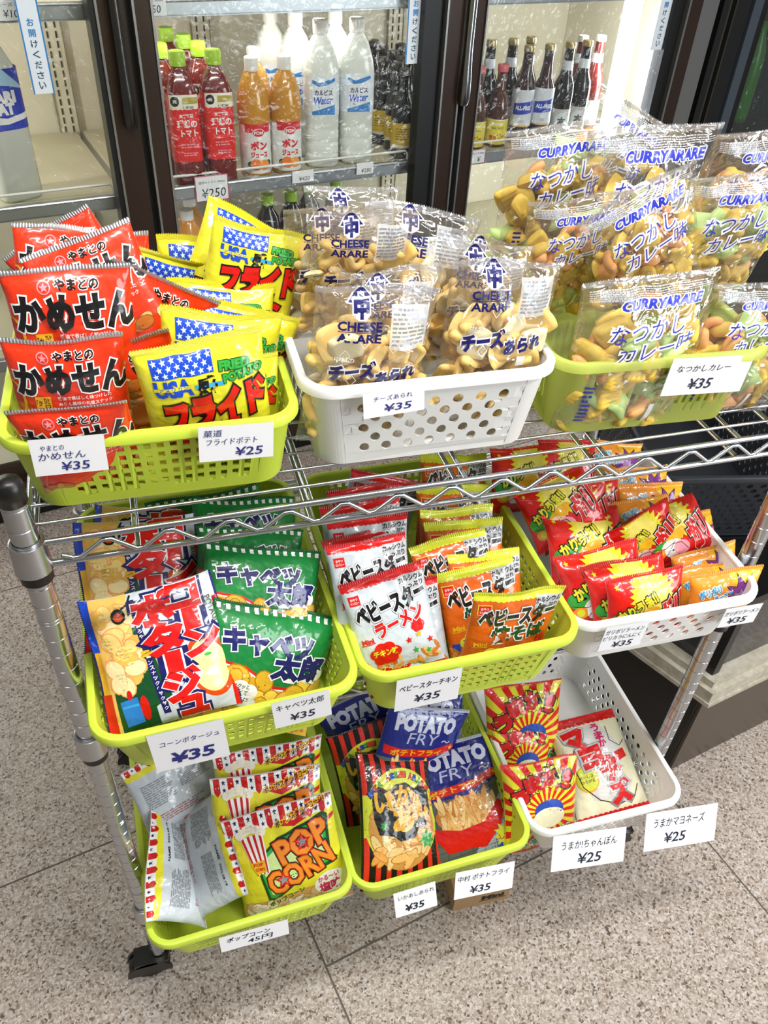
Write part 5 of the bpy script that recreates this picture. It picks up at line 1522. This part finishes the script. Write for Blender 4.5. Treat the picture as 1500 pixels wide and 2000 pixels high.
# (kind, basket, centre, rotation, width, height factor, label)
BAGS = [
('kame','T1',(0.066,0.046,1.093),(1.781,-0.090,0.000),0.107,0.94,'red cracker bag, frontmost and lowest, half sunk behind the basket rim'),
('kame','T1',(0.064,0.079,1.131),(1.641,0.028,0.000),0.107,1.00,'red cracker bag second from the front of the green top basket'),
('kame','T1',(0.075,0.122,1.168),(1.449,0.023,0.000),0.117,1.00,'red cracker bag third from the front, with the large black title fully in view'),
('kame','T1',(0.105,0.167,1.179),(1.224,-0.312,0.000),0.113,1.00,'red cracker bag tilted up to the right behind the frontmost three'),
('kame','T1',(0.069,0.214,1.169),(1.250,0.206,0.000),0.114,1.00,'red cracker bag at the back left whose top edge sags to the right'),
('kame','T1',(0.081,0.265,1.157),(1.274,-0.505,0.000),0.114,1.00,'red cracker bag at the very back, only its raised right corner showing'),
('kame','T1',(0.139,0.183,1.142),(1.844,0.477,0.000),0.114,1.00,'red cracker bag wedged in the middle beside the yellow bags, crackers showing'),
('kame','T1',(0.120,0.132,1.098),(1.821,-0.217,0.000),0.114,1.00,'red cracker bag sunk low between the red stack and the front yellow bag'),
('kame','T1',(0.099,0.282,1.137),(1.745,0.027,0.000),0.114,1.00,'red cracker bag at the back beside the small yellow corners'),
('potato','T1',(0.189,0.061,1.113),(1.606,-0.064,0.000),0.125,1.00,'yellow fried potato bag at the front, fully in view'),
('potato','T1',(0.211,0.082,1.095),(1.606,-0.014,0.000),0.107,0.94,'yellow fried potato bag directly behind the front one, right edge showing'),
('potato','T1',(0.205,0.120,1.107),(1.500,0.172,0.000),0.125,1.00,'yellow fried potato bag with a wavy top edge, third from the front'),
('potato','T1',(0.227,0.151,1.101),(1.443,0.303,0.000),0.116,1.00,'yellow fried potato bag poking out to the right over the basket side'),
('potato','T1',(0.217,0.184,1.112),(1.413,0.121,0.000),0.116,1.00,'yellow fried potato bag with its plain crimped top showing below the big tilted one'),
('potato','T1',(0.258,0.216,1.166),(1.351,0.306,0.000),0.107,1.00,'big tilted yellow fried potato bag standing highest with the red title in view'),
('potato','T1',(0.248,0.254,1.159),(1.254,0.509,0.000),0.116,1.00,'yellow fried potato bag just behind the tallest one, starred flag showing'),
('potato','T1',(0.172,0.256,1.124),(1.664,0.349,0.000),0.116,1.00,'yellow fried potato bag, small corner beside the red bags at the left'),
('potato','T1',(0.213,0.291,1.120),(1.588,0.145,0.000),0.116,1.00,'yellow fried potato bag furthest back at the left of the tallest one'),
('cheese','T2',(0.351,0.067,1.132),(1.676,0.115,0.000),0.127,1.00,'clear bag of cheese crackers at the front left of the white top basket'),
('cheese','T2',(0.497,0.079,1.139),(1.501,0.083,0.000),0.128,1.00,'clear bag of cheese crackers at the front right of the white top basket'),
('cheese','T2',(0.380,0.116,1.139),(1.764,0.099,0.000),0.113,1.00,'clear bag of cheese crackers right behind the front left one'),
('cheese','T2',(0.429,0.183,1.153),(1.391,0.243,0.000),0.135,1.00,'clear bag of cheese crackers at the back with its top tilting down to the right'),
('cheese','T2',(0.369,0.180,1.181),(1.816,0.069,0.000),0.114,1.00,'clear bag of cheese crackers in the middle left, white sealed top upright'),
('cheese','T2',(0.352,0.224,1.167),(1.676,0.021,0.000),0.114,1.00,'clear bag of cheese crackers at the back left beside the yellow bags'),
('cheese','T2',(0.388,0.269,1.161),(1.553,0.037,0.000),0.114,1.00,'clear bag of cheese crackers furthest back, only its wrinkled top showing'),
('cheese','T2',(0.495,0.139,1.154),(1.816,0.071,0.000),0.107,1.00,'clear bag of cheese crackers just behind the front right one'),
('cheese','T2',(0.508,0.201,1.136),(1.827,0.307,0.000),0.114,1.00,'clear bag of cheese crackers back right, crumpled film leaning on the curry bags'),
('curry','T3',(0.665,0.060,1.116),(1.571,-0.011,0.000),0.173,0.88,'clear bag of curry crackers at the front left of the pale green basket'),
('curry','T3',(0.809,0.060,1.107),(1.571,0.063,0.000),0.158,0.88,'clear bag of curry crackers at the front right, cut by the picture edge'),
('curry','T3',(0.693,0.127,1.203),(1.648,-0.447,0.000),0.141,1.00,'clear bag of curry crackers in the second row, tilted up to the right'),
('curry','T3',(0.793,0.138,1.205),(1.815,-0.042,0.000),0.150,1.00,'clear bag of curry crackers in the second row at the right'),
('curry','T3',(0.721,0.202,1.209),(1.588,-0.013,0.000),0.177,1.00,'clear bag of curry crackers in the third row with its wide top in view'),
('curry','T3',(0.621,0.228,1.232),(1.711,-0.072,0.000),0.143,1.00,'clear bag of curry crackers at the far left back, next to the fridge bottles'),
('curry','T3',(0.697,0.273,1.245),(1.609,0.441,0.000),0.136,1.00,'clear bag of curry crackers at the back, turned so that one corner points up'),
('curry','T3',(0.856,0.198,1.226),(1.815,-0.018,0.000),0.153,1.00,'clear bag of curry crackers behind at the right picture edge'),
('curry','T3',(0.610,0.155,1.195),(1.816,-0.061,-0.000),0.120,1.00,'clear bag of curry crackers low at the left, half hidden beside the cheese crackers'),
('corn','B1',(0.103,-0.007,0.836),(0.870,-0.113,0.000),0.147,1.00,'corn soup snack bag lying in front with its large red vertical title in view'),
('corn','B1',(0.091,0.092,0.860),(0.732,0.074,0.000),0.141,1.00,'corn soup snack bag behind the front one, seen through the shelf wires'),
('corn','B1',(0.100,0.158,0.818),(0.861,0.214,0.000),0.145,1.00,'corn soup snack bag at the back, mostly hidden'),
('cabbage','B1',(0.213,-0.014,0.782),(1.104,0.489,0.000),0.170,1.00,'green snack bag frontmost with white dashes along its top'),
('cabbage','B1',(0.222,0.041,0.841),(0.845,0.330,0.000),0.147,1.00,'green snack bag second from the front'),
('cabbage','B1',(0.181,0.042,0.809),(0.848,0.955,0.000),0.112,1.00,'small turned green snack bag squeezed between the front two'),
('cabbage','B1',(0.216,0.086,0.842),(0.891,0.262,0.000),0.136,1.00,'green snack bag in the middle, top edge just below the shelf rods'),
('cabbage','B1',(0.220,0.137,0.848),(0.898,0.195,0.000),0.136,1.00,'green snack bag behind the shelf rods'),
('cabbage','B1',(0.181,0.181,0.820),(1.046,-0.071,0.000),0.150,1.00,'green snack bag at the back left, tilted up to the right'),
('chicken','B2',(0.390,-0.013,0.792),(1.081,-0.085,0.000),0.110,1.00,'white noodle snack bag at the front with its whole face in view'),
('chicken','B2',(0.377,-0.007,0.813),(1.076,-0.172,0.000),0.107,1.00,'white noodle snack bag right behind the front white one'),
('chicken','B2',(0.362,0.032,0.835),(0.942,-0.019,0.000),0.104,1.00,'white noodle snack bag third in the row with the black title showing'),
('chicken','B2',(0.364,0.061,0.826),(0.975,-0.097,-0.000),0.098,1.00,'white noodle snack bag fourth in the row, tilted'),
('chicken','B2',(0.373,0.083,0.827),(0.977,0.031,0.000),0.106,1.00,'white noodle snack bag fifth in the row, just under the lower shelf rod'),
('chicken','B2',(0.375,0.118,0.819),(1.012,0.013,0.000),0.111,1.00,'white noodle snack bag sixth in the row, behind the shelf rods'),
('chicken','B2',(0.386,0.153,0.824),(1.047,0.024,0.000),0.103,1.00,'white noodle snack bag seventh in the row, above the shelf rods'),
('chicken','B2',(0.410,0.185,0.805),(1.048,0.395,0.000),0.114,1.00,'white noodle snack bag at the very back, sloping down to the right'),
('yakisoba','B2',(0.517,-0.042,0.797),(1.501,0.095,0.000),0.120,1.00,'orange noodle snack bag at the front right, whole face in view'),
('yakisoba','B2',(0.501,-0.004,0.790),(1.045,-0.105,0.000),0.110,1.00,'orange noodle snack bag second in the row'),
('yakisoba','B2',(0.515,0.019,0.793),(0.976,0.075,0.000),0.103,1.00,'orange noodle snack bag third in the row, only its yellow top showing'),
('yakisoba','B2',(0.484,0.042,0.805),(0.955,-0.151,0.000),0.106,1.00,'orange noodle snack bag fourth in the row, tilted up to the right'),
('yakisoba','B2',(0.507,0.075,0.794),(0.976,0.084,0.000),0.113,1.00,'orange noodle snack bag fifth in the row'),
('yakisoba','B2',(0.505,0.107,0.791),(1.010,0.108,0.000),0.113,1.00,'orange noodle snack bag sixth in the row, below the shelf rods'),
('yakisoba','B2',(0.514,0.153,0.789),(1.039,0.192,0.000),0.117,1.00,'orange noodle snack bag behind the shelf rods'),
('yakisoba','B2',(0.534,0.206,0.809),(1.113,0.135,0.000),0.106,1.00,'orange noodle snack bag at the very back, standing highest'),
('red','B3',(0.731,-0.022,0.771),(1.361,-0.056,0.000),0.116,1.00,'red spicy noodle bag at the front of the white middle basket'),
('red','B3',(0.722,0.002,0.769),(1.098,-0.099,0.000),0.117,1.00,'red spicy noodle bag second from the front'),
('red','B3',(0.695,0.028,0.769),(1.027,-0.105,0.000),0.124,1.00,'red spicy noodle bag third from the front, at the left side'),
('red','B3',(0.826,0.072,0.804),(0.846,-0.324,0.000),0.099,1.00,'red spicy noodle bag standing turned in the middle, seal at its right'),
('red','B3',(0.695,0.082,0.793),(0.803,0.022,0.000),0.128,1.00,'large red spicy noodle bag lying across the middle with a yellow burst'),
('red','B3',(0.776,0.076,0.798),(1.388,-0.544,0.000),0.111,1.00,'red spicy noodle bag squeezed between the turned one and the front bags'),
('red','B3',(0.666,0.129,0.831),(0.837,-0.373,0.000),0.109,1.00,'red spicy noodle bag leaning on the left wall of the basket'),
('red','B3',(0.692,0.128,0.814),(1.199,-0.184,0.000),0.109,1.00,'small red spicy noodle bag in the middle left'),
('red','B3',(0.729,0.152,0.807),(1.117,-0.006,-0.000),0.099,1.00,'red spicy noodle bag just below the shelf rods'),
('red','B3',(0.722,0.217,0.829),(1.009,0.115,0.000),0.101,1.00,'red spicy noodle bag high at the back behind the shelf rods'),
('red','B3',(0.640,0.199,0.836),(1.097,0.103,0.000),0.109,1.00,'red spicy noodle bag at the back left corner'),
('orange','B3',(0.848,-0.031,0.768),(1.501,-0.057,0.000),0.108,1.00,'orange snack bag with a purple spiky print, frontmost'),
('orange','B3',(0.853,-0.001,0.753),(1.134,-0.064,0.000),0.108,0.82,'orange snack bag second in the right hand row'),
('orange','B3',(0.860,0.021,0.758),(1.097,-0.106,0.000),0.106,0.94,'orange snack bag third in the right hand row'),
('orange','B3',(0.862,0.077,0.773),(0.942,-0.023,0.000),0.096,1.00,'orange snack bag half hidden behind the turned red one'),
('orange','B3',(0.827,0.134,0.783),(0.903,0.134,0.000),0.118,1.00,'orange snack bag just below the lower shelf rod'),
('orange','B3',(0.802,0.109,0.790),(0.838,-0.013,0.000),0.095,1.00,'orange snack bag lying in the middle behind the red ones'),
('orange','B3',(0.827,0.169,0.794),(0.942,0.042,0.000),0.105,1.00,'orange snack bag seen between the shelf rods'),
('orange','B3',(0.808,0.228,0.803),(1.038,0.207,0.000),0.105,1.00,'orange snack bag at the back right, above the shelf rods'),
('pop','C1',(0.227,-0.038,0.348),(1.115,-0.102,0.000),0.170,1.00,'popcorn bag at the front with its orange letters fully in view'),
('pop','C1',(0.203,0.011,0.360),(1.042,0.149,0.000),0.174,1.00,'popcorn bag second from the front'),
('pop','C1',(0.216,0.063,0.365),(1.115,0.097,0.000),0.177,1.00,'popcorn bag third from the front, just under the tag'),
('ika','C2',(0.417,0.002,0.322),(0.612,0.258,0.000),0.145,1.00,'black and red striped squid cracker bag in front'),
('ika','C2',(0.398,0.086,0.336),(1.044,-0.121,0.000),0.135,0.88,'black and red striped squid cracker bag behind the front one'),
('fry','C2',(0.535,0.009,0.312),(0.522,-0.074,0.000),0.165,0.94,'blue potato fry bag in front with the red fry box fully in view'),
('fry','C2',(0.464,0.080,0.349),(1.113,0.443,0.000),0.162,1.00,'blue potato fry bag second, its white letters in view'),
('fry','C2',(0.415,0.137,0.354),(1.127,-0.361,0.000),0.155,1.00,'blue potato fry bag at the back left, under the upper baskets'),
('fry','C2',(0.498,0.125,0.338),(1.187,0.039,0.000),0.155,0.82,'blue potato fry bag at the back right, mostly hidden by the bag before it'),
('champon','C3',(0.654,-0.036,0.324),(1.010,0.095,0.000),0.138,0.94,'red and yellow sunburst noodle bag at the front'),
('champon','C3',(0.660,0.058,0.317),(0.968,0.204,0.000),0.118,1.00,'red and yellow sunburst noodle bag in the middle'),
('champon','C3',(0.675,0.093,0.349),(1.081,0.068,0.000),0.146,1.00,'red and yellow sunburst noodle bag at the back, standing up'),
('mayo','C3',(0.794,0.014,0.300),(0.419,-0.030,0.000),0.140,0.94,'pale cream bag with red seals lying alone'),
('pop','C1',(0.060,-0.006,0.352),(2.242,0.115,-1.632),0.165,0.62,'popcorn bag lying on its side at the far left, grey printed back showing'),
('pop','C1',(0.113,-0.002,0.362),(2.445,-0.256,1.660),0.165,0.62,'popcorn bag on its side beside the front facing ones, grey back towards the left'),
('pop','C1',(0.079,0.098,0.410),(2.270,-0.005,-2.741),0.140,0.80,'popcorn bag at the back left, grey printed back under the price tag'),
]
GROUPS = {'kame': 'red cracker bags', 'potato': 'yellow fried potato bags', 'cheese': 'clear bags of cheese crackers', 'curry': 'clear bags of curry crackers', 'corn': 'corn soup snack bags', 'cabbage': 'green snack bags',
          'chicken': 'white noodle snack bags', 'yakisoba': 'orange noodle snack bags', 'red': 'red spicy noodle bags', 'orange': 'orange snack bags', 'pop': 'popcorn bags', 'ika': 'striped squid cracker bags', 'fry': 'blue potato fry bags', 'champon': 'sunburst noodle bags', 'mayo': None}
for i, (key, bk, loc, rot, W, hs, label) in enumerate(BAGS):
    make_bag(key, bk, loc, rot, W, hs, label, 100 + i * 13, GROUPS[key])
